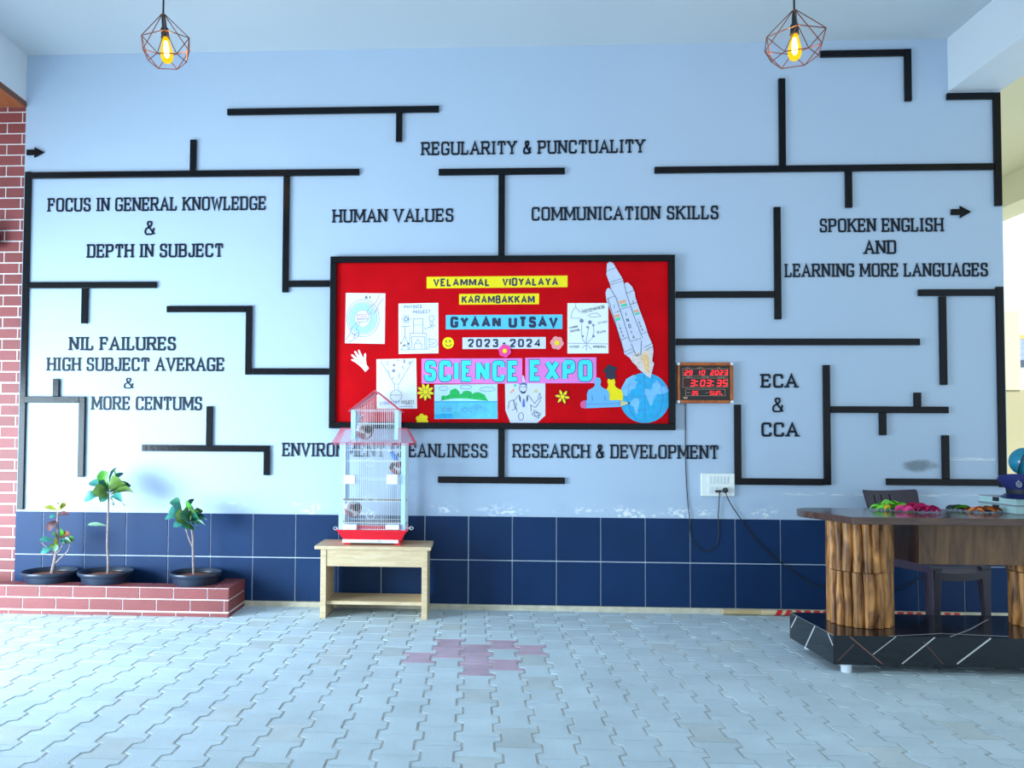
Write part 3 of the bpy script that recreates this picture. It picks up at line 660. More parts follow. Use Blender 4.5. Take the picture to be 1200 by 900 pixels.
# photosynthesis
s = sheet('drawing_sheet', [(665,414.3),(713,414),(712.8,355.2),(665,355.3)], M_paper, 'white drawing sheet of three plants with roots, left of the rocket', 'drawing', 0)
btext(s, 'PHOTOSYNTHESIS', 682.5, 709.5, 363.5, 367.6, M_ink, .17, slope=.24); btext(s, 'CARBON', 667.3, 677.5, 383.2, 385.6, M_ink, .18, slope=.2); btext(s, 'DIOXIDE', 668.6, 680, 387.3, 389.6, M_ink, .18, slope=.2); btext(s, 'OXYGEN', 701, 711.8, 377.4, 380, M_ink2, .18, slope=.18); btext(s, 'SUN', 699.5, 710, 388.2, 391, M_ink, .18, slope=.15); btext(s, 'WATER', 667, 678.5, 405, 407.8, M_ink, .18); btext(s, 'MINERAL', 695, 710.5, 405, 407.6, M_ink, .18)
lines(s, [[(665.5,402.3),(712.5,403)],[(687,403),(682.5,398),(681.3,390),(681.5,380)],[(687,403),(687.5,395),(688.8,388),(690,383)],[(688,402.5),(694,396),(696,388),(695,381)],[(687,404),(682,408)],[(687,404),(687,411)],[(687.5,404),(693,409)],[(674.5,355.5),(674.5,360),(670.5,365),(669,372.5)],[(674.5,360),(680,366)],[(669,373),(681,373)],[(689,370),(693,367.5),(700,367),(704,370.5),(697,371.8),(690,371)]], M_ink2, .0015)
shapes(s, [(circ(681.5,376,2.5,9), M_ink2), (circ(691.3,377.7,2.4,9), M_ink2), (circ(695.5,394,1.6,8), M_ink2), (circ(688.5,383.5,1.5,8), M_ink2), (circ(695.3,381,1.5,8), M_ink2), (circ(682.8,394,1.4,8), M_ink2)], None, 0, 'flower_heads')
# globe cut-out
s = sheet('paper_globe', circ(755.6,466.4,29.4,56), M_sea2, 'round blue paper globe cut-out under the rocket on the notice board', 'paper globe', 0)
shapes(s, [([(728,455),(734,444),(742,439.5),(746,441),(743,446.5),(748,448),(744.5,452),(746,454.5),(740,456.5),(737,461),(735,464),(739,466),(733,464),(727,463)], M_land),
   ([(739,470),(744,466.5),(748.5,467.3),(749.5,472),(748,478),(746.5,486.5),(744.5,483),(742.5,477),(738.5,474)], M_land),
   ([(756,455),(763,457),(765,450),(770,446),(774,449),(776,454),(781,452),(783.5,459),(776,462),(770,461.5),(766,468),(764.5,474),(762,475.5),(759.5,470),(757.5,464),(754.5,461)], M_land)], None, 0, 'continents', .0013)
lines(s, [[(727,456),(741,450),(755,447.8),(771,448.2),(783,456)],[(726.5,464),(740,465.5),(755,464.2),(784.7,464)],[(731,483),(743,481),(756,480.3),(780,481)],[(755,437.2),(755.3,495.6)],[(745,439),(737,450),(735,466),(738,481),(746,493)],[(766,439),(774,450),(777,466),(773,482),(764,494)]], M_ink3, .0009, name='graticule')
# rocket
RK = [(711.2,309.2),(714.5,307),(718.5,308.5),(722.8,316),(729.5,327),(731.2,333.5),(733,331.3),(736,331.5),(740.5,336),(743.5,342.5),(744.5,349),(748.5,361),(756,381),(760,394),(764.5,404),(765.5,411.5),(764,423),(766.3,426),(762,443.4),(757.5,440.5),(747,431.5),(746,429),(741,424.5),(738,419.5),(731.5,415),(729,405),(722,383),(715,363),(710.5,352),(709.5,343),(711,338.5),(713.5,337.6),(716.3,340),(714.5,333),(710.5,322)]
s = sheet('paper_rocket', RK, M_rocket, 'pale paper rocket cut-out with boosters, leaning left on the notice board', 'paper rocket', 3)
shapes(s, [([(738,419.5),(744,413),(752,413),(757,408.5),(764.3,411.5),(763.4,423),(765.2,427),(761.4,442),(757.5,439.5),(747.5,431)], M_flame), ([(751,419),(758,412),(760.5,424),(761,438),(756,434)], M_fl2),
   ([(724.8,353.3),(732.5,351.2),(733.8,354.7),(726,356.8)], M_orange), ([(727.2,357.5),(734.2,355.6),(735,358.3),(728,360.3)], M_mint), ([(719.3,369.5),(725.3,368),(726.2,371),(720.2,372.6)], M_orange), ([(720.8,373.3),(726.3,371.9),(727,375),(721.5,376.6)], M_mint), ([(742.2,364),(747.6,362.4),(748.4,365),(743,366.7)], M_orange), ([(743.5,367.4),(748.6,365.8),(749.3,368),(744.2,369.7)], M_mint)], None, 3, 'colour_patch')
lines(s, [[(710.3,318),(722.5,313.5)],[(713.8,331.5),(729,326.5)],[(715,334),(731.5,328.8)],[(711,350.5),(721,347)],[(733,344.3),(743.5,340)],[(716.3,340),(722,350),(730,374),(738,400)],[(731.2,333.5),(735,348),(744,374),(752.5,396)],[(720,366.5),(727,364.6)],[(726,363),(737.5,359.5)],[(738,357),(746.5,354.5)],[(728,398.5),(737,395)],[(738.5,400.3),(751,396.5)],[(752,391.5),(760,388)],[(731.5,413),(740.5,408.8)],[(732.5,416),(742,412)],[(754,407.5),(764,402.5)],[(755.5,411),(765,406)],[(739.5,403),(745.5,417.5),(750.5,415.8),(751.5,399.5)],[(745.5,417),(749,414)],[(712,350),(731,412)],[(719.2,357.3),(719.8,361.8)],[(741.5,352),(742,356.5)]], M_ink, .0013, 3)
def vtext(par, word, pts, hpx, mat, lvl, rot):
    for ch, (px, py) in zip(word, pts):
        a = P(px, py); hh = hpx*PX; ww = hh*.6; mb = MB()
        text_into(mb, ch, a[0] - ww/2*(0.25 if ch == 'I' else 1), a[0] + ww/2*(0.25 if ch == 'I' else 1), a[1] - hh/2, a[1] + hh/2, BF, lvl*.0014 + .001, lvl*.0014 + .0018, .18, False, 0, .16, .4, rot); mb.build('letter', mat, par)
vtext(s, 'INDIA', [(734,368.5),(736,375.5),(738.3,382.5),(740.3,389.3),(742.8,395)], 4.6, M_ink, 3, .25)
vtext(s, 'ISRO', [(725.5,381),(727,385),(728.5,389.5),(730.3,393.5)], 2.8, M_ink, 3, .25)
vtext(s, 'ISRO', [(748,374.5),(749.4,378.5),(751,382.6),(752.8,386.6)], 2.8, M_ink, 3, .25)
# paper figures and pencil
s = sheet('paper_figure', [(709,469.3),(730,469.3),(730,462),(728.5,457.5),(722.5,454.3),(720.3,451.5),(721,448),(720,444.2),(712.3,444.2),(711.8,448),(713,451),(711.5,455),(709,458)], M_yel, 'yellow paper figure wearing a navy graduation cap', 'paper figure', 1)
shapes(s, [([(705.8,435.3),(713,427),(723.5,431),(720.5,435.8),(722,442.5),(716.3,445.3),(709.5,442.3),(710,437.5)], M_capb)], None, 1, 'graduation_cap', .003)
s = sheet('paper_figure', [(688,469.5),(713.8,469.5),(714,462),(712.5,457.6),(705.5,454),(703.4,451.5),(704.3,446.5),(703,443.2),(700.2,442.2),(697,443.5),(695.8,447),(697.2,451.5),(695.5,454),(689.5,457),(687.8,461.5)], M_bluec, 'blue paper figure standing left of the yellow graduate figure', 'paper figure', 2)
lines(s, [[(693.6,464),(694.3,469.2)],[(708.8,464),(708.9,469.2)]], M_ink3, .0022, 2, 'arm_line')
s = sheet('paper_pencil', [(679.8,474.5),(680.8,470.8),(684,469.4),(726.5,468.9),(738.5,472.3),(726.5,476.8),(685,478.6),(681,477.8)], M_bluec, 'blue paper pencil with pink eraser laid across the two figures', 'paper pencil', 3)
shapes(s, [([(679.8,474.5),(680.8,470.8),(683.5,469.6),(685.8,469.6),(686.3,478.3),(683,478.3),(681,477.5)], M_eras), ([(726.5,469),(738.3,472.3),(726.5,476.7)], M_tan), ([(735.5,471.4),(738.5,472.3),(735.5,473.5)], M_ink)], None, 3, 'pencil_end')
lines(s, [[(686.5,473.8),(726.5,472.8)],[(686.3,469.5),(686.6,478.3)],[(726.5,469),(726.5,476.8)]], M_ink3, .0014, 3, 'pencil_line')

# ================================================================== DIGITAL CLOCK
M_cframe = wood('clock_frame_wood', (150, 66, 20), (196, 104, 38), 0.35, (2, 2, 2), 9)
M_cblk = pm('clock_face_black', (20, 16, 18), 0.25)
M_led = pm('red_led', (255, 30, 40), 0.5, 0.0, emit=(255, 36, 44), estr=1.3)
M_ledoff = pm('unlit_led', (96, 14, 22), 0.5)
M_silver = pm('silver_corner', (225, 228, 232), 0.3, metal=.3)
M_gold = pm('clock_print', (176, 140, 120), 0.5)
y1 = -.034
c0, c1 = W(793.6, 472.5, y1), W(859.6, 424.6, y1)
t = thing('digital_clock', 'wood-framed digital wall clock with red numerals right of the notice board', 'clock', ((c0.x+c1.x)/2, 0, c0.z))
b = MB(); b.box(c0.x + .012, c1.x - .012, -.026, -.0005, c0.z + .012, c1.z - .012); b.build('clock_face', M_cblk, t)
for (x0, x1, z0, z1) in ((c0.x + .022, c1.x - .022, c1.z - .022, c1.z - .001), (c0.x + .022, c1.x - .022, c0.z + .001, c0.z + .022), (c0.x + .001, c0.x + .022, c0.z + .022, c1.z - .022), (c1.x - .022, c1.x - .001, c0.z + .022, c1.z - .022)):
    b = MB(); b.box(x0, x1, y1, 0, z0, z1); b.build('frame_bar', M_cframe, t, bev=.005)
for (x0, z0) in ((c0.x, c1.z - .021), (c1.x - .021, c1.z - .021), (c0.x, c0.z), (c1.x - .021, c0.z)):
    b = MB(); b.box(x0, x0 + .021, y1 - .002, 0, z0, z0 + .021); b.build('corner_cap', M_silver, t, bev=.004)
CF = wallfr(-.026)
def CP(cx_, cy_):    # coordinates of the 1200x867 clock view -> wall
    q = W(780 + cx_*90/1200, 415 + cy_*65/867, -.026); return q.x, q.z
def rectlines(mb, x0, y0, x1, y1_, w=.0012):
    a, c = CP(x0, y1_), CP(x1, y0); mb.ribbon([(a[0], a[1]), (c[0], a[1]), (c[0], c[1]), (a[0], c[1])], w, CF, 0, .0012, 0, True)
b = MB()
for r in ((268,230,970,342), (268,375,970,520), (312,550,930,650)): rectlines(b, *r)
for (s_, x0, x1, ya, yb_) in (('DATE',318,375,206,224),('MONTH',500,582,206,224),('YEAR',800,858,208,226),('HOUR',330,412,352,368),('MINUTES',565,672,352,368),('SECONDS',815,932,356,372),('TEMP',326,384,594,610),('DAY',626,672,596,612)):
    a, c = CP(x0, yb_), CP(x1, ya); text_into(b, s_, a[0], c[0], a[1], c[1], CF, 0, .0012, .2, False)
a, c = CP(272, 698), CP(352, 668); b.prism([(a[0] + .006, a[1]), (c[0] - .006, a[1]), (c[0], c[1]), (a[0], c[1])], CF, 0, .0012)
b.build('face_print', M_gold, t)
SEG = {'0':'abcdef','1':'bc','2':'abged','3':'abgcd','4':'fgbc','5':'afgcd','6':'afgedc','7':'abc','8':'abcdefg','9':'abcdfg','S':'afgcd','U':'bcdef','N':'abcef'}
def seg7(mb, ch, x0, x1, y0, y1_, w, sl=10, mi=0):
    ym = (y0 + y1_)/2; h = y1_ - y0
    X = lambda x, y: (x + sl*(1 - (y - y0)/h), y)
    S = {'a':[(x0,y0),(x1,y0)],'b':[(x1,y0),(x1,ym)],'c':[(x1,ym),(x1,y1_)],'d':[(x0,y1_),(x1,y1_)],'e':[(x0,ym),(x0,y1_)],'f':[(x0,y0),(x0,ym)],'g':[(x0,ym),(x1,ym)]}
    for k in SEG[ch]:
        p = S[k]; mb.ribbon([CP(*X(*p[0])), CP(*X(*p[1]))], w, CF, 0, .002, mi)
b = MB()
for ch, x in (('2',295),('9',365),('0',562)): seg7(b, ch, x, x + 42, 258, 322, .0026)
seg7(b, '1', 494, 525, 258, 322, .0026)
for i, ch in enumerate('2023'): seg7(b, ch, 703 + i*71, 703 + i*71 + 42, 258, 322, .0026)
b.build('date_digits', M_led, t)
b = MB()
for ch, x in (('3',390),('0',545),('3',640),('3',800),('5',893)): seg7(b, ch, x, x + 58, 408, 498, .0033)
for x in (488, 735):
    for y in (425, 486): a = CP(x, y); b.prism([(a[0]-.006, a[1]-.003), (a[0]+.007, a[1]-.003), (a[0]+.007, a[1]+.003), (a[0]-.006, a[1]+.003)], CF, 0, .002)
b.build('time_digits', M_led, t)
b = MB(); seg7(b, '8', 300, 352, 408, 498, .0033); b.build('unlit_digit', M_ledoff, t)
b = MB()
for ch, x in (('3',408),('5',465)): seg7(b, ch, x, x + 36, 580, 634, .002, 6)
b.build('temperature_digits', M_led, t)
b = MB()
for ch, x in (('S',692),('U',752),('N',808)): seg7(b, ch, x, x + 36, 580, 634, .002, 6)
a = CP(872, 630); b.prism([(a[0]-.004, a[1]-.003), (a[0]+.006, a[1]-.003), (a[0]+.006, a[1]+.003), (a[0]-.004, a[1]+.003)], CF, 0, .002)
b.build('weekday_letters', M_led, t)

# ================================================================== SWITCHBOARD AND CABLES
M_swp = pm('white_switch_plastic', (238, 242, 240), 0.4, 0.03)
M_swp2 = pm('switch_rocker', (226, 232, 234), 0.35, 0.02)
s0, s1 = W(822, 581.5, -.02), W(861, 555, -.02)
t = thing('switchboard', 'white electrical switchboard on the wall under the digital clock', 'switchboard', ((s0.x+s1.x)/2, 0, s0.z))
b = MB(); b.box(s0.x, s1.x, -.02, -.0005, s0.z, s1.z); b.build('cover_plate', M_swp, t, bev=.004)
def SB(px, py): q = W(px, py, -.02); return q
for k in range(6):
    a, c = SB(830 + k*3.9, 566.5), SB(830 + (k+1)*3.9 - .5, 558.5); b = MB(); b.box(a.x, c.x, -.0245, -.0195, a.z, c.z); b.build('rocker_switch', M_swp2, t, bev=.0012)
a, c = SB(830, 577.6), SB(834, 570.5); b = MB(); b.box(a.x, c.x, -.0245, -.0195, a.z, c.z); b.build('rocker_switch', M_swp2, t, bev=.0012)
for (x0, x1) in ((835.2, 845.2), (846.2, 853.8)):
    a, c = SB(x0, 578), SB(x1, 570); b = MB(); b.box(a.x, c.x, -.0225, -.0195, a.z, c.z, 0)
    mx, mz = (a.x + c.x)/2, (a.z + c.z)/2
    for (dx, dz) in ((0, .011), (-.01, -.009), (.01, -.009)): b.prism(circ(mx + dx, mz + dz, .0032, 10), wallfr(-.0222), 0, .0006, 1)
    b.build('socket', [M_swp2, M_blackp], t)
M_cable = pm('black_cable', (30, 34, 40), 0.5)
def smooth3(p, it=3):
    for _ in range(it):
        q = [p[0]]
        for i in range(len(p)-1): q.append(p[i]*.75 + p[i+1]*.25); q.append(p[i]*.25 + p[i+1]*.75)
        q.append(p[-1]); p = q
    return p
def wires(pl, r=.0035):
    mb = MB(); mb.tube(smooth3([W(a, c, d) for a, c, d in pl]), r, 6); return mb
a = W(843.5, 576.3, -.03)
t = thing('power_cable', 'thin black cable running from the clock down the wall to the left socket', 'cable', W(820, 600, -.01))
wires([(803,471,-.008),(803.2,490,-.006),(803,525,-.006),(804,560,-.006),(806,590,-.006),(808.2,606,-.014),(808.8,628,-.016),(814,636,-.016),(822,645,-.016),(830,647,-.016),(839,640,-.016),(842.5,630,-.016),(841.5,606,-.016),(842.5,592,-.012),(843.3,577,-.032)], .0032).build('cord', M_cable, t, smooth=True)
b = MB(); q = W(841.8, 575.6, -.03); b.box(q.x - .019, q.x + .017, -.045, -.0232, q.z - .008, q.z + .008); b.build('plug', M_blackp, t, bev=.003)
t = thing('power_cable', 'black cable from the right socket sagging across the navy tiles behind the desk', 'cable', W(860, 600, -.01))
q = W(849.8, 574.5, -.03)
wires([(850,576,-.045),(852,582,-.03),(857,592,-.014),(862.5,600,-.014),(868,608,-.016),(878,623,-.016),(890,637,-.016),(912,658,-.016),(928,668.5,-.016),(950,684,-.016),(967,689,-.018),(990,696,-.03),(1020,699,-.04),(1043,691,-.03),(1060,687,-.02),(1075,679,-.016),(1092,671,-.016)], .0036).build('cord', M_cable, t, smooth=True)
b = MB(); b.lathe([(.017,0),(.019,.012),(.013,.03),(.005,.036)], (q.x, -.0232, q.z), 14, 0, Matrix.Rotation(radians(90), 3, 'X')); b.build('plug', M_blackp, t, smooth=True)

# ================================================================== PENDANT LAMPS
M_cop = pm('copper_wire', (120, 66, 46), 0.35, metal=.6)
M_bulb = pm('amber_bulb', (255, 190, 40), 0.2, 0.0, emit=(255, 186, 10), estr=1.25)
M_fil = pm('glowing_filament', (255, 240, 200), 0.3, 0.0, emit=(255, 240, 205), estr=9.0)
def pendant(label, ax_, ay, bx_, by_, tilt, spin, wpx):
    yl = -1.25; top = W(ax_, ay, yl); bot = W(bx_, by_, yl); H = (top - bot).length
    t = thing('pendant_lamp', label, 'pendant lamp', top, 'caged pendant lamps')
    b = MB(); b.tube([(top.x, yl, ZC - .001), (top.x, yl, top.z - .01)], .0055, 8); b.build('cord', M_cable, t)
    ax = (bot - top).normalized(); M3 = (-ax).to_track_quat('Z', 'Y').to_matrix()
    b = MB(); b.lathe([(.0,.0),(.05,.0),(.05,-.02),(0,-.02)], (top.x, yl, ZC), 20); b.build('ceiling_cup', M_cable, t)
    q = lambda r, a, z: top + M3 @ Vector((r*cos(a), r*sin(a), z))
    R = wpx/2*PX*.86; b = MB(); n = 6
    up_ = [q(.012, spin + 2*pi*k/n, -.004) for k in range(n)]
    hi = [q(R*1.0, spin + 2*pi*k/n, -H*.54) for k in range(n)]
    lo = [q(R*.70, spin + 2*pi*(k + .5)/n, -H*.87) for k in range(n)]
    for k in range(n):
        k2 = (k+1) % n
        for (u, v) in ((up_[k], hi[k]), (hi[k], hi[k2]), (hi[k], lo[k]), (hi[k2], lo[k]), (lo[k], lo[k2])): b.tube([u, v], .0026, 6)
    b.tube(up_, .003, 6, closed=True)
    b.build('wire_cage', M_cop, t)
    b = MB(); b.lathe([(.008,-.0),(.012,-H*.10),(.014,-H*.24),(.021,-H*.27),(.021,-H*.42),(.024,-H*.425),(.024,-H*.44)], top, 18, 0, M3); b.build('lamp_holder', M_cable, t, smooth=True)
    b = MB(); b.lathe([(.013,-H*.44),(.018,-H*.47),(.025,-H*.58),(.033,-H*.70),(.034,-H*.78),(.027,-H*.86),(.013,-H*.90),(0,-H*.905)], top, 20, 0, M3); bl = b.build('bulb', M_bulb, t, smooth=True)
    mt = pm('amber_glass', (255, 190, 60), 0.05)
    if 'amber_done' not in MATS:
        N = mt.node_tree.nodes; L = mt.node_tree.links; o = N['Material Output']
        tr = N.new('ShaderNodeBsdfTransparent'); tr.inputs[0].default_value = (1, .86, .45, 1); em = N.new('ShaderNodeEmission'); em.inputs[0].default_value = lin((255, 188, 0)); em.inputs[1].default_value = 1.4
        mx = N.new('ShaderNodeMixShader'); mx.inputs[0].default_value = .6; L.new(tr.outputs[0], mx.inputs[1]); L.new(em.outputs[0], mx.inputs[2]); L.new(mx.outputs[0], o.inputs[0]); MATS['amber_done'] = mt
    bl.data.materials[0] = mt
    b = MB()
    for k in range(4):
        a = k*pi/2; b.tube([q(.006, a, -H*.5), q(.013, a, -H*.63), q(.012, a, -H*.76), q(.005, a + .5, -H*.80)], .0034, 6)
    b.build('filament', M_fil, bl)
    pl = bpy.data.lights.new('bulb_light', 'POINT'); pl.energy = 5; pl.color = (1, .66, .25); pl.shadow_soft_size = .03
    po = bpy.data.objects.new('bulb_light', pl); COL.objects.link(po); po.parent = t; po.location = M3 @ Vector((0, 0, -H*.7))
pendant('lit amber bulb in a copper wire cage, hanging at the left near the brick side', 191.3, 17, 197, 80, 0, .35, 56)
pendant('lit amber bulb in a copper wire cage, hanging at the right beside the L-shaped moulding', 930.7, 12, 931.5, 77, 0, .75, 64)

# ================================================================== WALL LAMP ON BRICK (cut by the picture edge)
q = W(0, 276, -.08)
t = thing('wall_lamp', 'dark wall lamp on the red brick at the left picture edge', 'wall lamp', (-1.885, 0, q.z - .085))
b = MB(); b.lathe([(.0,-.085),(.046,-.085),(.046,.085),(0,.085)], (-1.888, -.085, q.z), 20); b.build('lamp_shade', M_blackp, t, smooth=True)
b = MB(); b.box(-1.91, -1.866, -.04, .004, q.z - .03, q.z + .03); b.build('wall_bracket', M_blackp, t, bev=.003)

# ================================================================== BRICK PLANTER
PXR = -.045; PY0 = -.385; PZ = .187; TH = .135
b = MB()
b.box(-3.3, PXR - .004, PY0 + .004, PY0 + TH, 0, PZ - .004, 1); b.box(PXR - TH, PXR - .004, PY0 + TH, -.03, 0, PZ - .004, 1)
frF = wallfr(PY0 + .004); bl_ = .2235
brick_face(b, -3.3, PXR - .004, .030, PZ - .006, frF, bl_, .0785, .0075, off=.0935)
brick_face(b, -3.3, PXR - .004, .0, .024, frF, bl_, .0785, .0075, off=.0, v_off=-.052)
frS = lambda u, v, t_: Vector((PXR - .004 + t_, u, v))
brick_face(b, PY0 + .002, -.03, .030, PZ - .006, frS, bl_, .0785, .0075, off=.19, alt=-.09)
brick_face(b, PY0 + .002, -.03, .0, .024, frS, bl_, .0785, .0075, off=.1, v_off=-.052)
frT = lambda u, v, t_: Vector((u, v, PZ - .004 + t_))
brick_face(b, -3.3, PXR - .002, PY0 + .004, PY0 + TH, frT, bl_, .16, .011, off=.03)
x = PY0 + TH
brick_face(b, PXR - TH, PXR - .002, PY0 + TH, -.03, frT, .16, .2235, .0075, off=.0)
planter = tag(b.build('brick_planter', [M_brick, M_mortar], org=(-1.6, -.2, 0)), 'low red brick planter box with white joints along the left wall', 'planter')
b = MB(); b.box(-3.2, PXR - TH, PY0 + TH, -.012, 0, .055); b.build('soil_bed', M_soil, planter)

# ================================================================== POTTED PLANTS
M_pot = pm('black_pot_plastic', (34, 46, 66), 0.38, 0.1)
M_stem = pm('bark', (146, 128, 126), 0.8, 0.3, 60)
M_lfd = pm('leaf_dark_green', (36, 104, 80), 0.4, 0.2, 14)
M_lfg = pm('leaf_green', (74, 146, 44), 0.4, 0.2, 14)
M_lfo = pm('leaf_olive', (92, 124, 54), 0.4, 0.2, 14)
M_lft = pm('leaf_teal', (58, 132, 122), 0.4, 0.2, 14)
M_lfy = pm('leaf_yellow', (196, 196, 60), 0.5, 0.2, 14)
M_lfp = pm('leaf_pale', (150, 196, 160), 0.5, 0.2, 14)
M_lfr = pm('leaf_dry_red', (96, 50, 54), 0.6, 0.3, 20)
M_lfb = pm('leaf_brown', (150, 92, 60), 0.6, 0.3, 20)
LM = [M_lfd, M_lfg, M_lfo, M_lft, M_lfy, M_lfp, M_lfr, M_lfb]
def leaf(mb, base, tip, wid, mi, droop=.12, cup=.25, roll=0.0, fiddle=1.0, nrm=None):
    d = tip - base; L_ = d.length
    if L_ < 1e-5: return
    dn = d.normalized(); view = (CAM - base).normalized(); 
    side = dn.cross(Vector((0, 0, 1)))
    if side.length < .2: side = dn.cross(Vector((0, 1, 0)))
    side.normalize(); up = side.cross(dn).normalized()
    if up.z < 0: up = -up
    side = (side*cos(roll) + up*sin(roll)).normalized(); up = side.cross(dn).normalized()
    rows = []; nu, nv = 9, 6
    for i in range(nu + 1):
        u = i/nu
        w = wid*.5*(sin(pi*min(1, u**(1.1 + .45*fiddle)))**.62)*(1 if u < 1 else 0) + (.0012 if u < .95 else .0006)
        w *= (1 + .06*sin(u*17 + mi))
        c = base + d*u + up*(sin(pi*u)*droop*L_) 
        row = []
        for j in range(nv + 1):
            v = j/nv*2 - 1
            row.append(c + side*(v*w) + up*(cup*w*(v*v) + .04*w*sin(u*20)*abs(v)))
        rows.append(row)
    mb.grid(rows, mi)
def plant(label, lw, ptz, stems, leaves, potc, hr=.178, seed=0):
    x, y, z = potc; hgt = z - .056
    t = thing('potted_plant', label, 'potted plant', (x, y, .056), 'potted plants in the planter')
    b = MB(); r = hr
    b.lathe([(0,0),(r*.66,0),(r*.70,.012),(r*.88,hgt - .03),(r*.90,hgt - .028),(r*.90,hgt - .02),(r*.82,hgt - .02),(r*.80,hgt - .04),(r*.70,.05),(0,.05)], (x, y, .056), 40); pot = b.build('pot', M_pot, t, smooth=True)
    b = MB(); b.lathe([(r*.86,hgt - .026),(r*.95,hgt - .026),(r*.985,hgt - .02),(r,hgt - .008),(r*.985,hgt),(r*.94,hgt),(r*.90,hgt - .01),(r*.86,hgt - .026)], (x, y, .056), 40); b.build('rim', M_pot, pot, smooth=True)
    b = MB(); b.lathe([(0,hgt - .018),(r*.5,hgt - .022),(r*.80,hgt - .028),(r*.76,hgt - .05),(0,hgt - .05)], (x, y, .056), 32); b.build('soil', M_soil, t, smooth=True)
    b = MB()
    for pts, r0, r1 in stems:
        P3 = smooth3([W(a, c, y + dy) for a, c, dy in pts], 2); n = len(P3)
        b.tube(P3, [r0 + (r1 - r0)*i/(n - 1) for i in range(n)], 8)
    b.build('stem', M_stem, t, smooth=True)
    b = MB()
    for lf in leaves:
        (bx_, by_, tx, ty, dyb, dyt, w, mi) = lf[:8]; kw = lf[8] if len(lf) > 8 else {}
        leaf(b, W(bx_, by_, y + dyb), W(tx, ty, y + dyt), w*PX*lw, mi, **kw)
    o = b.build('foliage', LM, t, smooth=True, recalc=False, angle=180)
    return t
zr = .270
def potpos(pxl, pxr, pyc):
    a = F(pxl, pyc, zr); c = F(pxr, pyc, zr); return ((a.x + c.x)/2, -.215, zr), (c.x - a.x)/2
y0 = -.215
pA, rA = (W(58.5, 668, y0).x, y0, W(58.5, 668.3, y0).z), .18
pB, rB = (W(124.2, 668, y0).x, y0, W(124.2, 668.6, y0).z), .18
pC, rC = (W(229.5, 669, y0).x, y0, W(229.5, 669.6, y0).z), .172
plant('sparse potted plant with yellow and dried brown leaves, leftmost in the planter', 1.0, 0,
  [([(60.3,673,0),(65.5,650,0),(67.7,629,0),(67.3,609,0),(68,600,0)], .0125, .006), ([(63.8,651,0),(56,642,-.02),(48.3,635.6,-.03)], .005, .003), ([(64.8,660,0),(74,651,-.02),(80.7,644.8,-.03),(82,636,-.03)], .005, .003), ([(66,649,0),(71.5,643,-.02),(73.4,638,-.03)], .005, .003)],
  [(67.5,599,51.8,594.5,0,-.05,7.5,4,{'roll':.7}), (67.8,599,76.5,589,0,-.02,5,4,{'roll':1.0}), (67.5,600,66.6,589,0,-.05,7,4,{'roll':1.3}), (67.6,604,80.5,603,0,-.04,6,6,{'roll':.9}), (67,603,58,607,0,-.03,4,3,{'roll':.8}), (67.2,601.5,62,600.5,0,-.02,4,7,{}), (67.2,603,77,599,0,.02,3,7,{}),
   (66.5,610,56.3,622,0,-.03,9,6,{'roll':1.0,'droop':.25}), (63,634,46,633,0,-.06,7,3,{'roll':.8}), (63,641,47.7,649,0,-.05,6.5,3,{'roll':.9}), (66,634,60,624.5,0,-.05,9,5,{'roll':1.0}), (67.5,634,63,636,-.02,-.09,9,4,{'roll':1.2}), (68.5,630,71.6,619.5,0,-.04,6.5,1,{'roll':1.2}), (70,631,81,624,0,-.03,6.5,7,{'roll':1.0}), (73,637,82,633,-.03,-.05,8,5,{'roll':1.1}), (78,633,87,630.5,-.02,-.04,6,0,{'roll':1.0}), (81.5,638,84,628,-.03,-.04,5,2,{'roll':1.0}), (66,640,58,641,-.02,-.06,6,2,{'roll':.9}), (70,634,76,637,-.03,-.07,8,0,{'roll':1.0}), (66.5,636,63,646,-.03,-.05,6,5,{'roll':1.1})], pA, rA)
plant('tallest potted plant with a bare stem and broad green leaf crown, middle of the planter', 1.1, 0,
  [([(126,675,0),(126.8,660,0),(125.4,640,0),(126.3,615,0),(127,592,0),(127.3,574,0)], .0085, .006)],
  [(127,575,119.5,551,0,.02,12,1,{'roll':1.1}), (128,574,133,549.5,0,.0,13,1,{'roll':1.2}), (129,570,137,547.5,0,.05,8,3,{'roll':1.0}), (126.5,574,139.5,560,-.01,-.07,12,2,{'roll':.9}), (131,567,145.3,554.5,0,.05,8,3,{'roll':.8}), (126.5,573,104.5,565.5,0,.03,11,3,{'roll':.7}), (127,580,107.8,577,-.01,-.10,16,2,{'roll':1.0,'droop':.2}), (122,580,98.6,587.5,0,-.05,11,3,{'roll':.9,'droop':.3}), (127.5,576,112,570,-.01,-.05,9,0,{'roll':.8}), (128,576,147,566,-.01,-.03,9,2,{'roll':.8}), (127,579,117,588,0,-.05,8,0,{'roll':.9,'droop':.2}), (128.5,578,153.8,569,0,.05,12,0,{'roll':.8,'droop':.2}), (128.5,580,158.5,579,0,-.05,10,2,{'roll':.7,'droop':.2}), (129,582,144,591,-.01,-.08,16,3,{'roll':1.0,'droop':.15}), (128,583,132,592,0,-.04,7,2,{'roll':1.1}), (125.6,616.3,102.3,615,0,-.05,5.5,5,{'roll':.6,'droop':.05}), (127,577,116,563,0,-.03,10,0,{'roll':.9})], pB, rB)
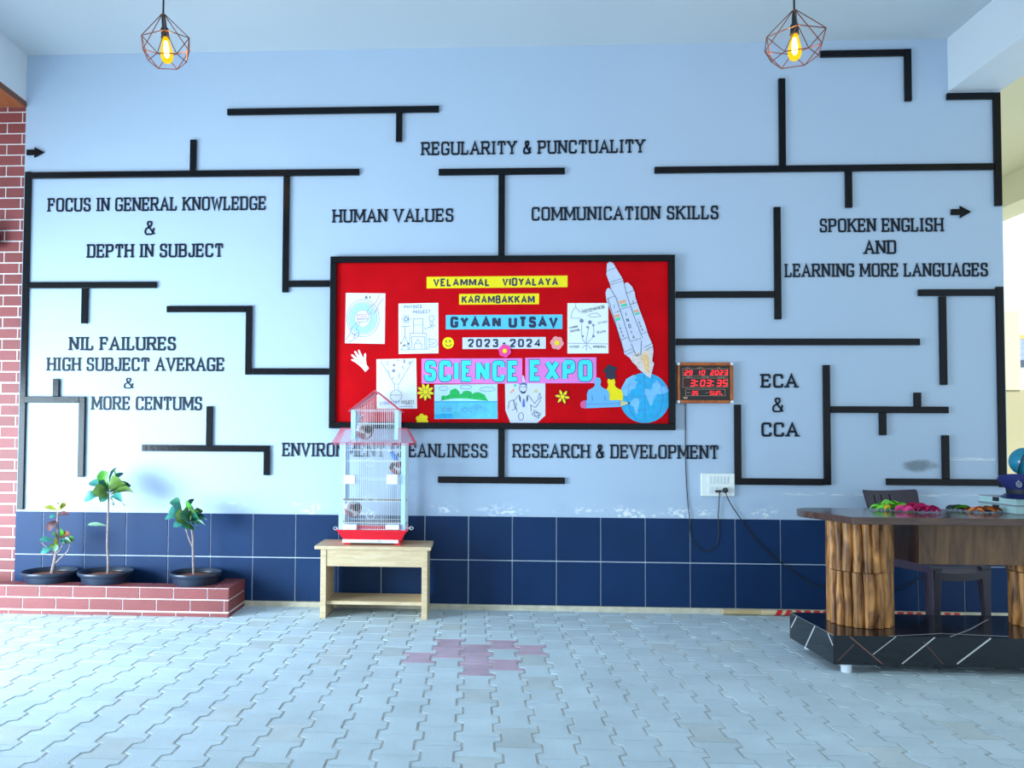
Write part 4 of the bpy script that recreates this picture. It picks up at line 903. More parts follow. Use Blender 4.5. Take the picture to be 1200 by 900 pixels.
plant('bushy potted plant with dark green leaves and a forked stem, rightmost in the planter', 1.22, 0,
  [([(227,676,0),(226,646.5,0),(226.3,630,0),(223.3,613,0)], .0085, .0065), ([(225.6,641,0),(221,630,.01),(217,617,.01)], .006, .005)],
  [(212,594,201.5,586,0,.03,9,0,{'roll':.8}), (213,598,203,592,0,-.03,9,3,{'roll':.8}), (219,600,227.5,584.5,0,.03,8,0,{'roll':.9}), (217,599,219,586.5,0,-.04,10,1,{'roll':1.2}), (214,602,197.5,600,0,-.04,13,3,{'roll':.9,'droop':.2}), (214,606,193,608.5,0,-.04,9,3,{'roll':.6,'droop':.15}), (220,611,203,617.5,0,-.06,8,3,{'roll':.7}), (219,611,206,609,-.01,-.06,9,2,{'roll':1.0}), (222,612,211,603,-.02,-.09,13,0,{'roll':1.1,'droop':.25}), (223,611,228,598.5,-.02,-.06,14,2,{'roll':1.1}), (222,606,238,598.7,0,.03,9,2,{'roll':.8}), (224,611,239,604,-.01,-.03,9,3,{'roll':.9}), (224,612,243.5,609.5,0,-.06,5.5,5,{'roll':.5}), (221,606,205,604,-.02,-.07,11,2,{'roll':.9}), (224,608,234,602,-.02,-.07,11,0,{'roll':1.0}), (222,603,222,590,-.01,-.03,10,0,{'roll':1.2}), (223,613,231,619,-.01,-.07,9,3,{'roll':.9}), (222,613,222,620,-.02,-.08,9,2,{'roll':1.0}), (223.5,614,240,615,0,-.07,9,5,{'roll':.7}), (221,604,215,598,-.02,-.06,10,2,{'roll':1.0}), (222,614,214,618,-.01,-.06,8,0,{'roll':.9}), (223,610,233,607,-.02,-.09,11,0,{'roll':1.0})], pC, rC)
# fallen leaf
q = F(291, 708.5); b = MB(); leaf(b, q + Vector((-.05, .03, .006)), q + Vector((.06, -.02, .012)), .075, 0, droop=.12, cup=.2)
tag(b.build('fallen_leaf', M_lfy, smooth=True, recalc=False, angle=180), 'dry yellow leaf lying on the paving by the planter corner', 'leaf')

# ================================================================== BENCH WITH BIRD CAGE
M_oak = wood('pale_oak_laminate', (206, 178, 138), (224, 200, 164), 0.5, (1.2, 8, 8), 6)
BY0, BY1 = -.385, -.035; BZ = .467
bxl, bxr = W(368.5, 641, BY0).x, W(505, 641, BY0).x
lx0, lx1 = W(375, 700, BY0 + .01).x, W(500.5, 700, BY0 + .01).x
t = thing('bench_table', 'pale oak laminate side table with a low shelf, carrying the bird cage', 'side table', ((bxl+bxr)/2, (BY0+BY1)/2, 0))
b = MB(); b.box(bxl, bxr, BY0, BY1, BZ - .022, BZ); b.build('table_top', M_oak, t, bev=.002)
for (xa, xb) in ((lx0, lx0 + .036), (lx1 - .036, lx1)):
    b = MB(); b.box(xa, xb, BY0 + .015, BY1 - .015, 0.001, BZ - .022); b.build('side_panel', M_oak, t, bev=.0015)
b = MB(); b.box(lx0 + .036, lx1 - .036, BY0 + .02, BY0 + .038, BZ - .132, BZ - .022); b.build('apron', M_oak, t, bev=.0015)
b = MB(); b.box(lx0 + .036, lx1 - .036, BY0 + .045, BY1 - .02, .085, .107); b.build('shelf', M_oak, t, bev=.0015)

M_wire = pm('white_wire', (226, 238, 246), 0.4, 0.0)
M_wirer = pm('red_wire', (222, 96, 116), 0.4, 0.0)
M_cpanel = pm('pale_blue_plastic', (180, 216, 242), 0.4, 0.02)
M_tray = pm('red_tray', (236, 30, 52), 0.35, 0.04)
M_cup = pm('white_cup', (228, 238, 246), 0.4, 0.02)
CY0, CY1 = -.335, -.075; cym = (CY0 + CY1)/2
cx0, cx1 = W(397.5, 600, CY0).x, W(474.5, 600, CY0).x
zt = W(436, 621, CY0).z; ze = W(436, 519, CY0).z; zu = W(436, 504, CY0).z; zue = W(436, 480.5, CY0).z; za = W(437, 457.5, CY0).z
cage = thing('bird_cage', 'tall white wire bird cage with red tray and red tiered roof', 'bird cage', ((cx0+cx1)/2, cym, BZ))
b = MB()
tz0, tz1 = W(436, 632, CY0).z, zt
rows = []
for (z, ex) in ((BZ + .012, -.03), (tz0, -.022), (tz1 - .006, .012), (tz1 - .006, .02), (tz1, .02), (tz1, .006), (tz0 + .012, -.02)):
    rows.append([(cx0 - ex, CY0 - ex, z), (cx1 + ex, CY0 - ex, z), (cx1 + ex, CY1 + ex, z), (cx0 - ex, CY1 + ex, z)])
b.grid(rows, 0, closed=True); b.poly(rows[-1]); b.poly(rows[0])
for (x, y) in ((cx0 + .05, CY0 + .05), (cx1 - .05, CY0 + .05), (cx0 + .05, CY1 - .05), (cx1 - .05, CY1 - .05)): b.box(x - .02, x + .02, y - .02, y + .02, BZ + .001, BZ + .013)
tray = b.build('base_tray', M_tray, cage)
b = MB(); da, dc = W(401, 638, CY0 + .015), W(467, 632.8, CY0 + .015); b.box(da.x, dc.x, CY0 + .012, CY1 - .05, BZ + .014, dc.z)
drw = b.build('pull_out_drawer', M_cup, cage, bev=.002)
b = MB(); mx = (da.x + dc.x)/2; b.box(mx - .06, mx + .055, CY0 + .0, CY0 + .013, dc.z - .014, dc.z - .004); b.build('drawer_handle', M_cup, drw, bev=.002)
WR = .0011
def wallbars(mb, p0, p1, z0, z1, n, r=WR, mi=0):
    for i in range(n + 1):
        p = Vector(p0).lerp(Vector(p1), i/n); mb.tube([(p.x, p.y, z0), (p.x, p.y, z1)], r, 4, mi, caps=False)
def hoop(mb, x0, x1, y0, y1, z, r=.0016, mi=0): mb.tube([(x0,y0,z),(x1,y0,z),(x1,y1,z),(x0,y1,z)], r, 5, mi, closed=True)
b = MB()
wallbars(b, (cx0,CY0,0), (cx1,CY0,0), zt - .004, ze, 34); wallbars(b, (cx0,CY1,0), (cx1,CY1,0), zt - .004, ze, 34)
wallbars(b, (cx0,CY0,0), (cx0,CY1,0), zt - .004, ze, 18); wallbars(b, (cx1,CY0,0), (cx1,CY1,0), zt - .004, ze, 18)
for py in (540.5, 562, 587.5, 613): hoop(b, cx0, cx1, CY0, CY1, W(436, py, CY0).z)
hoop(b, cx0, cx1, CY0, CY1, W(436, 527.5, CY0).z); hoop(b, cx0, cx1, CY0, CY1, zt + .004)
b.build('wire_body', M_wire, cage)
for (x, sx_) in ((cx0, 1), (cx1, -1)):
    for (y, sy_) in ((CY0, 1), (CY1, -1)):
        b = MB(); w = .028
        b.prism([(x, y), (x + sx_*w, y), (x + sx_*w, y + sy_*.002), (x + sx_*.002, y + sy_*.002), (x + sx_*.002, y + sy_*w), (x, y + sy_*w)], lambda u, v, z: Vector((u - sx_*.0015, v - sy_*.0015, z)), zt, ze)
        b.build('corner_panel', M_cpanel, cage)
# lower roof: red wire skirt round the upper house
ux0, ux1 = W(410.5, 495, CY0).x + .004, W(466.5, 495, CY0).x; uy0, uy1 = CY0 + .012, CY1 - .03
ex0, ex1 = W(389, 519, CY0 - .03).x, W(484.5, 519, CY0 - .03).x; ey0, ey1 = CY0 - .03, CY1 + .03
b = MB()
def skirt(mb, A, B, C_, D, n, r=WR*.8):
    for i in range(n + 1): mb.tube([Vector(A).lerp(Vector(B), i/n), Vector(C_).lerp(Vector(D), i/n)], r, 4, 0, caps=False)
zk = zu + .012
jx0, jx1 = ex0 + .03, ex1 - .03
skirt(b, (ex0,ey0,ze), (ex0,ey1,ze), (jx0 + .02,uy0,zk), (jx0 + .02,uy1,zk), 18); skirt(b, (ex1,ey0,ze), (ex1,ey1,ze), (jx1 - .02,uy0,zk), (jx1 - .02,uy1,zk), 18)
skirt(b, (ex0,ey0,ze), (ux0,ey0,ze), (jx0 + .02,uy0,zk), (ux0,uy0,zk), 9); skirt(b, (ux1,ey0,ze), (ex1,ey0,ze), (ux1,uy0,zk), (jx1 - .02,uy0,zk), 9)
skirt(b, (ux0,ey0,ze - .004), (ux1,ey0,ze - .004), (ux0,uy0,ze + .02), (ux1,uy0,ze + .02), 24)
skirt(b, (ex0,ey1,ze), (ex1,ey1,ze), (jx0 + .02,uy1,zk), (jx1 - .02,uy1,zk), 34)
hoop(b, ex0, ex1, ey0, ey1, ze, .0022); hoop(b, ex0, ex1, ey0, ey1, ze - .012, .0018)
for y in (uy0, uy1): b.tube([(jx0 + .02, y, zk), (ux0, y, zk)], .0018, 5); b.tube([(ux1, y, zk), (jx1 - .02, y, zk)], .0018, 5)
b.tube([(jx0 + .02, uy0, zk), (jx0 + .02, uy1, zk)], .0018, 5); b.tube([(jx1 - .02, uy0, zk), (jx1 - .02, uy1, zk)], .0018, 5)
b.build('lower_roof', M_wirer, cage)
b = MB()
wallbars(b, (ux0,uy0,0), (ux1,uy0,0), ze, zue, 24); wallbars(b, (ux0,uy1,0), (ux1,uy1,0), ze, zue, 24); wallbars(b, (ux0,uy0,0), (ux0,uy1,0), ze, zue, 14); wallbars(b, (ux1,uy0,0), (ux1,uy1,0), ze, zue, 14)
for z in (zue, (ze + zue)/2 + .02, ze): hoop(b, ux0, ux1, uy0, uy1, z)
uxm = (ux0 + ux1)/2
for y in (uy0, uy1):
    for i in range(25):
        x = ux0 + (ux1 - ux0)*i/24; zz = zue + (za - .02 - zue)*(1 - abs(x - uxm)/((ux1 - ux0)/2)); b.tube([(x, y, zue), (x, y, zz)], WR, 4, 0, caps=False)
b.build('upper_house', M_wire, cage)
for (x, sx_) in ((ux0, 1), (ux1, -1)):
    for (y, sy_) in ((uy0, 1), (uy1, -1)):
        b = MB(); w = .024
        b.prism([(x, y), (x + sx_*w, y), (x + sx_*w, y + sy_*.002), (x + sx_*.002, y + sy_*.002), (x + sx_*.002, y + sy_*w), (x, y + sy_*w)], lambda u, v, z: Vector((u - sx_*.0015, v - sy_*.0015, z)), ze + .02, zue)
        b.build('corner_panel', M_cpanel, cage)
b = MB(); ov = .018; ry0, ry1 = uy0 - .012, uy1 + .012
skirt(b, (ux0 - ov, ry0, zue - .008), (ux0 - ov, ry1, zue - .008), (uxm, ry0, za), (uxm, ry1, za), 22, WR*1.3); skirt(b, (ux1 + ov, ry0, zue - .008), (ux1 + ov, ry1, zue - .008), (uxm, ry0, za), (uxm, ry1, za), 22, WR*1.3)
b.tube([(uxm, ry0, za), (uxm, ry1, za)], .003, 6)
b.tube([(ux0 - ov, ry0, zue - .008), (ux0 - ov, ry1, zue - .008)], .002, 5); b.tube([(ux1 + ov, ry0, zue - .008), (ux1 + ov, ry1, zue - .008)], .002, 5)
for y in (ry0, ry1): b.tube([(uxm, y, za), (ux1 + ov, y, zue - .008)], .004, 6); b.tube([(ux0 - ov, y, zue - .008), (uxm, y, za)], .0022, 5)
b.build('upper_roof', M_wirer, cage)
for (x0, x1, ya, yb_) in ((403.5,416.5,556.5,567), (453.5,466.5,556,567.5), (402,418,614.5,620.5), (452.5,468,615,620.5)):
    a, c = W(x0, yb_, CY0 - .01), W(x1, ya, CY0 - .01); b = MB(); b.box(a.x, c.x, CY0 - .022, CY0 + .03, a.z, c.z); b.build('feeder_cup', M_cup, cage, bev=.004)
for py in (542, 603.5):
    q = W(434, py, CY0 - .004); b = MB(); b.tube([q + Vector((cos(2*pi*i/24)*.027, 0, sin(2*pi*i/24)*.027)) for i in range(24)], .0018, 5, closed=True); b.build('door_ring', M_wire, cage)
q = W(434, 587, CY0 - .004); b = MB()
for r in (.022, .033, .044): b.tube([q + Vector((cos(pi*i/14)*r, 0, sin(pi*i/14)*r)) for i in range(15)], .0013, 5)
b.build('door_arch', M_wire, cage)
M_perch = wood('perch_wood', (120, 100, 84), (160, 140, 120), .7)
for py in (585, 611.5):
    z = W(436, py, cym).z; b = MB(); b.tube([(cx0 - .004, cym - .04, z), (cx1 + .006, cym - .04, z)], .006, 8); b.build('perch', M_perch, cage)
for (px, sg) in ((393, -1), (482, 1)):
    q = W(px, 619, CY0); b = MB(); b.tube([q + Vector((cos(2*pi*i/14)*.012, .03*0, sin(2*pi*i/14)*.01)) for i in range(14)], .0015, 5, closed=True)
    b.tube([q, Vector((cx0 if sg < 0 else cx1, CY0, q.z))], .0015, 5); b.build('tray_clip', M_wire, cage)
# clay nest pots
M_clay = pm('terracotta', (150, 76, 76), 0.85, 0.2, 18)
M_lime = pm('lime_wash_stain', (206, 198, 196), 0.9, 0.15, 30)
M_dark = pm('pot_hole_dark', (26, 20, 20), 0.9)
def clay_pot(label, px, py, rpx, y, ang):
    c = W(px, py, y); r = rpx*PX*.95; M3 = Matrix.Rotation(ang, 3, 'Z') @ Matrix.Rotation(radians(78), 3, 'X')
    t = thing('clay_nest_pot', label, 'clay pot', (c.x, y, c.z - r), 'clay nest pots in the bird cage')
    b = MB(); pr = [(0, -r)] + [(r*sin(a), -r*cos(a)) for a in [pi*i/14 for i in range(1, 12)]]
    n_ = pr[-1]; pr += [(r*.56, n_[1] + r*.08), (r*.62, n_[1] + r*.24), (r*.54, n_[1] + r*.26), (r*.44, n_[1] + r*.05)]
    b.lathe(pr, c, 28, 0, M3)
    for i, f in enumerate(b.f):
        cc = sum((b.v[k] for k in f), Vector())/len(f) - c
        if mnoise.noise(cc*24) + .5*cc.z/r > .02 and len(f) == 4: b.m[i] = 1
    o = b.build('pot_body', [M_clay, M_lime], t, smooth=True)
    b = MB(); b.lathe([(0, n_[1] + r*.1), (r*.46, n_[1] + r*.1)], c, 20, 0, M3); b.build('pot_opening', M_dark, t)
    b = MB(); b.tube([c + Vector((0, 0, r*.85)), c + Vector((0, .0, r*1.35)), c + Vector((0, .02, r*1.5))], .0016, 5); b.build('hanging_wire', M_wire, t)
clay_pot('round clay pot in the upper house of the bird cage', 427.5, 505, 10.3, cym - .02, radians(35))
clay_pot('clay pot at the right of the cage, beneath the blue bird', 465.5, 547.5, 8.8, cym - .03, radians(-40))
clay_pot('clay pot hanging at the lower left inside the cage', 413.5, 596, 10.0, cym - .03, radians(40))
# budgies
def bird(label, px, py, y, s_, facing, mats):
    c = W(px, py, y); b = MB(); f = Vector((facing, -.25, 0)).normalized(); up = Vector((0, 0, 1))
    ax = (up*.82 + f*.57).normalized()
    pts = [c - ax*.075*s_ - f*.012*s_, c - ax*.045*s_, c - ax*.02*s_, c, c + ax*.02*s_, c + ax*.036*s_, c + ax*.05*s_ + f*.004*s_, c + ax*.064*s_ + f*.008*s_]
    b.tube(smooth3(pts, 1), [.0025*s_,.004*s_,.0065*s_,.009*s_,.0135*s_,.0155*s_,.0165*s_,.0165*s_,.0145*s_,.0125*s_,.0125*s_,.013*s_,.013*s_,.0125*s_,.0085*s_,.003*s_][:len(smooth3(pts,1))], 10)
    t = tag(b.build('budgie', mats[0], smooth=True, angle=180), label, 'bird', 'budgies in the cage')
    hd = c + ax*.056*s_ + f*.004*s_
    b = MB(); b.lathe([(0,-.013*s_),(.009*s_,-.009*s_),(.0135*s_,0),(.009*s_,.009*s_),(0,.013*s_)], hd, 12); b.build('head_plumage', mats[1], t, smooth=True)
    b = MB(); b.tube([hd + f*.011*s_, hd + f*.017*s_ - up*.004*s_], [.0035*s_, .0008*s_], 6); b.build('beak', M_fl2, t)
    sd_ = f.cross(up).normalized()
    for k in (-1, 1):
        b = MB(); a = c + ax*.03*s_ + sd_*k*.013*s_; e = c - ax*.06*s_ + sd_*k*.006*s_ - f*.008*s_
        b.tube([a, a.lerp(e, .4), e], [.006*s_, .007*s_, .001*s_], 6); b.build('wing', mats[2], t, smooth=True)
        b = MB(); q = hd + sd_*k*.011*s_ + f*.005*s_; b.lathe([(0,-.002*s_),(.002*s_,0),(0,.002*s_)], q, 8); b.build('eye', M_blackp, t)
        b = MB(); q = c - ax*.012*s_ + sd_*k*.006*s_ + f*.006*s_; b.tube([q, q - up*.016*s_, q - up*.018*s_ + f*.008*s_], .0016*s_, 5); b.build('foot', M_fl2, t)
M_bb = pm('blue_plumage', (40, 120, 220), .7, .3, 90); M_bw = pm('white_plumage', (226, 234, 246), .7, .2, 90); M_bg = pm('grey_plumage', (110, 124, 140), .7, .4, 120)
bird('small blue and white budgie perched on the right clay pot in the cage', 462.5, 535.5, cym - .03, .85, -1, (M_bb, M_bw, M_bb))
bird('small grey budgie by the clay pot in the upper cage house', 422, 491, cym - .005, .5, 1, (M_bg, M_bw, M_bg))

# ================================================================== DESK ON ITS PLATFORM
M_marb = pm('black_marble', (24, 28, 36), 0.12, 0.2, 3, spec=.6)
M_vein = pm('white_marble_vein', (206, 204, 204), 0.2)
M_vein2 = pm('brown_marble_vein', (140, 96, 78), 0.2)
GX0, GX1, GY0, GY1, GZ0, GZ1 = 3.325, 4.84, -1.385, -.848, .045, .188
b = MB(); b.box(GX0, GX1, GY0, GY1, GZ0, GZ1, 0)
frG = wallfr(GY0)
def gv(px0, py0, px1, py1, w, mi):
    a, c = W(px0, py0, GY0), W(px1, py1, GY0); a.z = min(max(a.z, GZ0 + .0005), GZ1 - .0005); c.z = min(max(c.z, GZ0 + .0005), GZ1 - .0005)
    b.ribbon([(a.x, a.z), (c.x, c.z)], w, frG, -.001, .0006, mi)
for v in ((1121.5,778,1161,746,.0036,1),(1057,778,1095.5,746,.0026,1),(1023,767,1050,746,.0016,1),(996,746,1034,778,.0024,2),(981.5,775,1001,755,.0012,2),(1082,752,1105,778,.0008,2)): gv(*v)
frGs = lambda u, v, t_: Vector((GX0 - t_, u, v))
b.ribbon([(GY0 + .33, GZ0 + .003), (GY0 + .21, GZ1 - .003)], .0045, frGs, -.001, .0006, 1)
b.ribbon([(GY0 + .52, GZ0 + .06), (GY0 + .44, GZ1 - .003)], .004, frGs, -.001, .0006, 1)
b.ribbon([(GY0 + .005, GZ1 - .05), (GY0 + .06, GZ1 - .003)], .004, frGs, -.001, .0006, 1)
b.ribbon([(GX0, GY0 - 0), (GX0, GY1)], .0025, lambda u, v, t_: Vector((u + .0025, v, GZ1 + t_)), -.001, .0004, 1)
frGt = lambda u, v, t_: Vector((u, v, GZ1 + t_))
for l in ([(3.9,-1.37),(4.1,-1.2),(4.35,-.95)],[(3.6,-1.38),(3.9,-1.3),(4.2,-1.34)],[(4.3,-1.37),(4.6,-1.0)]): b.ribbon(l, .003, frGt, -.001, .0004, 1)
plat = tag(b.build('desk_platform', [M_marb, M_vein, M_vein2], org=((GX0+GX1)/2, -1.1, 0)), 'low black marble platform with white veins under the desk', 'platform')
M_foot = pm('white_foot', (220, 228, 236), .5)
for (x, y) in ((GX0 + .075, GY0 + .03), (GX1 - .08, GY0 + .03), (GX0 + .08, GY1 - .06), (GX1 - .08, GY1 - .06)):
    b = MB(); b.lathe([(.024,0.001),(.026,GZ0),(0,GZ0)], (x, y, 0), 18); b.build('foot', M_foot, plat, smooth=True)

M_dtop = wood('dark_walnut_laminate', (70, 48, 44), (96, 68, 58), 0.16, (1, 9, 9), 4)
M_panel = wood('walnut_panel', (78, 50, 32), (130, 92, 60), 0.4, (7, 7, 1.1), 2.4)
M_log = wood('split_log', (84, 42, 16), (220, 152, 84), 0.42, (5, 5, .9), 5, island=.2)
M_logd = pm('log_gap_dark', (48, 30, 22), .8)
TZ1 = .779; TZ0 = .743; TYF, TYB = -1.405, -.82
desk = thing('reception_desk', 'reception desk with dark glossy top on round split-log columns', 'desk', (4.08, -1.1, GZ1))
pl_ = [F(940, 598.2, TZ1), F(999, 606, TZ1)]
outl = [(GX0 + .13, TYF), ]
xa, xb = pl_[1].x, 8.16 - pl_[1].x
xl_ = W(939.5, 598, -1.05).x
left = chaikin([(xa, TYF), (xl_ + .05, -1.16), (xl_, -1.06), (xl_ + .02, -.9), (xl_ + .12, TYB), (xl_ + .3, TYB)], 2)
outl = left + [(8.16 - x, y) for x, y in left[::-1]]
b = MB(); b.prism(outl, lambda u, v, z: Vector((u, v, z)), TZ0, TZ1); b.build('desk_top', M_dtop, desk, bev=.002)
cxl = W(1007.3, 700, -1.08).x
random.seed(11)
for cxx in (cxl, W(1184, 700, -1.08).x + .172):
    b = MB(); b.lathe([(.136, GZ1 + .001), (.136, TZ0 - .001), (0, TZ0 - .001)], (cxx, -1.08, 0), 28); colm = b.build('log_column', M_logd, desk)
    zs = W(1008, 672.5, -1.25).z
    for (z0, z1, rr) in ((GZ1 + .002, zs - .002, .139), (zs + .002, TZ0 - .002, .143)):
        a = random.random()*6; a_end = a + 2*pi; b = MB()
        while a < a_end - .02:
            w = random.uniform(.27, .40); w = min(w, a_end - a) 
            if a_end - a - w < .2: w = a_end - a
            hw = rr*w/2*.94; am = a + w/2; cdir = Vector((cos(am), sin(am), 0)); tdir = Vector((-sin(am), cos(am), 0))
            rows = []; th = random.uniform(.022, .03); ph = random.random()*9
            for i in range(8):
                u = i/7; z = z0 + (z1 - z0)*u; wob = 1 + .06*sin(ph + u*4.5) + .03*sin(ph*2 + u*11); off = .004*sin(ph + u*4)
                if i in (0, 7): wob *= .96
                c = Vector((cxx, -1.08, z)) + cdir*(rr - .006) + tdir*off
                rows.append([c + tdir*(-hw*wob), c + tdir*(-hw*wob*.88) + cdir*th*.55, c + tdir*(-hw*wob*.45) + cdir*th*.95, c + cdir*th*(.97 + .05*sin(u*9 + ph)), c + tdir*(hw*wob*.45) + cdir*th*.93, c + tdir*(hw*wob*.88) + cdir*th*.55, c + tdir*(hw*wob)])
            b.grid(rows); b.poly(rows[0][::-1]); b.poly(rows[-1])
            a += w
        b.build('log_slats', M_log, colm, smooth=True, angle=55)
b = MB(); b.box(W(1077, 640, -1.2).x, 8.16 - W(1077, 640, -1.2).x + .35, -1.2, -.93, .520, TZ0); b.build('drawer_box', M_panel, desk, bev=.002)

# chair behind the desk
M_chr = pm('dark_purple_plastic', (50, 36, 56), 0.45, 0.06)
cc = Vector((4.365, -.40, 0)); th_ = radians(17)
cf = Vector((sin(th_), -cos(th_), 0)); cs = Vector((cos(th_), sin(th_), 0)); cu = Vector((0, 0, 1))
chair = thing('plastic_chair', 'dark purple plastic chair with slotted back, behind the desk', 'chair', cc)
K = lambda f_, s_, z: cc + cf*f_ + cs*s_ + cu*z
rows = []
for i in range(9):
    f_ = -.2 + .42*i/8; rows.append([K(f_, -.205 + .41*j/8, .43 - .018*(1 - ((j-4)/4)**2) - (.03 if i == 8 else 0) + .01*(i == 0)) for j in range(9)])
b = MB(); b.grid(rows); rows2 = [[p - cu*.03 for p in r] for r in rows]; b.grid(rows2)
for rr_ in ([r[0] for r in rows], [r[-1] for r in rows], rows[0], rows[-1]): b.grid([rr_, [p - cu*.045 for p in rr_]])
b.build('seat', M_chr, chair, smooth=True, recalc=True)
def backpt(u, z, t_):
    lean = -.20 - .11*(z - .43)/.4; bow = .035*(1 - (u/.2)**2)
    wz = .86 + .16*(z - .43)/.4
    return K(lean - bow + t_, u*wz, z)
def bz(u): return .838 + .008*(abs(u)/.2)**2
us = [-.205, -.198, -.165, -.128, -.116, -.09, -.064, -.052, -.025, .005, .017, .05, .09, .13, .17, .198, .205]
slots = ((-.128,-.116), (-.064,-.052), (.005,.017))
b = MB()
for i in range(len(us) - 1):
    u0, u1 = us[i], us[i+1]; slot = (u0, u1) in slots
    for (za_, zb_) in (((.44, .50), (.50, None)) if False else ((.44, .49), (.49, .812), (.812, 9))):
        if slot and za_ == .49: continue
        n = 3
        zz = lambda z, u: bz(u) - (.012 if abs(u) > .2 else 0) if z == 9 else z
        q = [backpt(u0, zz(za_, u0), .009), backpt(u1, zz(za_, u1), .009), backpt(u1, zz(zb_, u1), .009), backpt(u0, zz(zb_, u0), .009)]
        r = [backpt(u0, zz(za_, u0), -.009), backpt(u1, zz(za_, u1), -.009), backpt(u1, zz(zb_, u1), -.009), backpt(u0, zz(zb_, u0), -.009)]
        b0 = len(b.v); b.v += q + r
        for f_ in ((0,1,2,3),(7,6,5,4),(0,4,5,1),(1,5,6,2),(2,6,7,3),(3,7,4,0)): b.face([b0 + k for k in f_])
b.build('backrest', M_chr, chair)
for (f_, s_) in ((.19, -.18), (.19, .18), (-.19, -.18), (-.19, .18)):
    b = MB(); rows = []
    for (z, w, o) in ((.415, .036, 0), (.25, .028, .01), (.0015, .02, .03)):
        c = K(f_*(1 + o*2), s_*(1 + o*2), z); rows.append([c - cs*w - cf*w*.6, c + cs*w - cf*w*.6, c + cs*w + cf*w*.6, c - cs*w + cf*w*.6])
    b.grid(rows, 0, True); b.poly(rows[0]); b.poly(rows[-1]); b.build('leg', M_chr, chair, bev=.004)

# registers, cap, globe
M_pgs = pm('register_pages', (188, 226, 226), .8, .08, 40, stretch=(1, 1, 30))
M_cov = pm('register_cover', (150, 158, 172), .6, .1)
M_lab = pm('black_label', (24, 24, 30), .5)
k0 = F(1191, 603.0, TZ1); k1 = F(1147, 597.0, TZ1)
ex = (k1 - k0); ex.z = 0; LX = ex.length; ex.normalize(); ey = Vector((-ex.y, ex.x, 0))
if ey.x < 0: ey = -ey
zb_ = TZ1
for i, (h, lab) in enumerate(((.044, 'thick register with pale teal page edges, lower of the two on the desk'), (.040, 'thick register with pale teal page edges under the navy cap'))):
    o_ = k0 + ex*(.004*i) + ey*.003*i; o_.z = 0
    t = thing('register_book', lab, 'book', (o_.x, o_.y, zb_), 'registers stacked on the desk')
    ctr = o_ + ex*LX/2 + ey*.12
    b = MB(); b.obox(ctr + cu*(zb_ + h/2), ex*(LX/2 - .003), ey*.117, cu*(h/2 - .004)); b.build('page_block', M_pgs, t)
    for zz in (zb_ + .0022, zb_ + h - .002):
        b = MB(); b.obox(ctr + cu*zz, ex*(LX/2 + .002), ey*.122, cu*.002); b.build('cover', M_cov, t)
    b = MB(); b.obox(o_ + ex*(LX*.52) + cu*(zb_ + h*.62) - ey*.0005, ex*.021, ey*.005, cu*.0105); b.build('spine_label', M_lab, t)
    zb_ += h
M_navy = pm('navy_cap_cloth', (26, 38, 104), .8, .08, 40, bump=.15, bscale=400)
M_peak = pm('navy_peak', (24, 34, 92), .35)
M_band = pm('black_cap_band', (22, 24, 36), .6)
hc = W(1202.5, 583, -1.06); hc.z = zb_ 
hf = Vector((-.74, -.67, 0)).normalized(); hs = Vector((-hf.y, hf.x, 0))
cap = thing('peaked_cap', 'navy blue peaked guard cap with silver badge, lying on the registers', 'cap', hc)
H_ = lambda f_, s_, z: hc + hf*f_ + hs*s_ + cu*z
def ell(rf, rs, z, tilt=0.0, n=40, of=0.0): return [H_(rf*cos(2*pi*i/n) + of, rs*sin(2*pi*i/n), z + tilt*cos(2*pi*i/n)) for i in range(n)]
b = MB(); b.grid([ell(.098, .085, .014), ell(.100, .087, .03), ell(.101, .088, .045)], 0, True); b.build('cap_band', M_band, cap, smooth=True)
b = MB(); b.grid([ell(.100,.087,.044), ell(.112,.100,.056,.006), ell(.124,.116,.074,.018,of=.004), ell(.131,.124,.090,.030,of=.006), ell(.125,.118,.099,.030,of=.006), ell(.09,.086,.104,.018,of=.004), ell(.03,.03,.102,.006), ell(.001,.001,.101,0)], 0, True); b.build('crown', M_navy, cap, smooth=True, angle=80)
b = MB(); rows = []
for i in range(21):
    a = radians(-78 + 156*i/20); k_ = cos(a*90/78*.98)
    rows.append([H_(.099*cos(a), .087*sin(a), .022), H_((.099 + .042*k_)*cos(a), (.087 + .03*k_)*sin(a), .020 - .006*k_), H_((.099 + .078*k_)*cos(a), (.087 + .06*k_)*sin(a), .010 - .008*k_)])
b.grid(rows); b.grid([[p - cu*.004 for p in r] for r in rows]); b.build('visor', M_peak, cap, smooth=True, angle=80)
M_badge = pm('silver_badge', (200, 212, 226), .3, metal=.5)
frB = lambda u, v, t_: H_(.122 + v*.45 + t_, u, .062 + v + .012)
b = MB(); b.ribbon(circ(0, 0, .0105, 18, ry=.014), .0028, frB, -.002, .004, 0, True); b.prism(circ(0, 0, .005, 10), frB, -.002, .005); b.prism([(-.004,.015),(.004,.015),(0,.025)], frB, -.002, .004); b.build('badge', M_badge, cap)
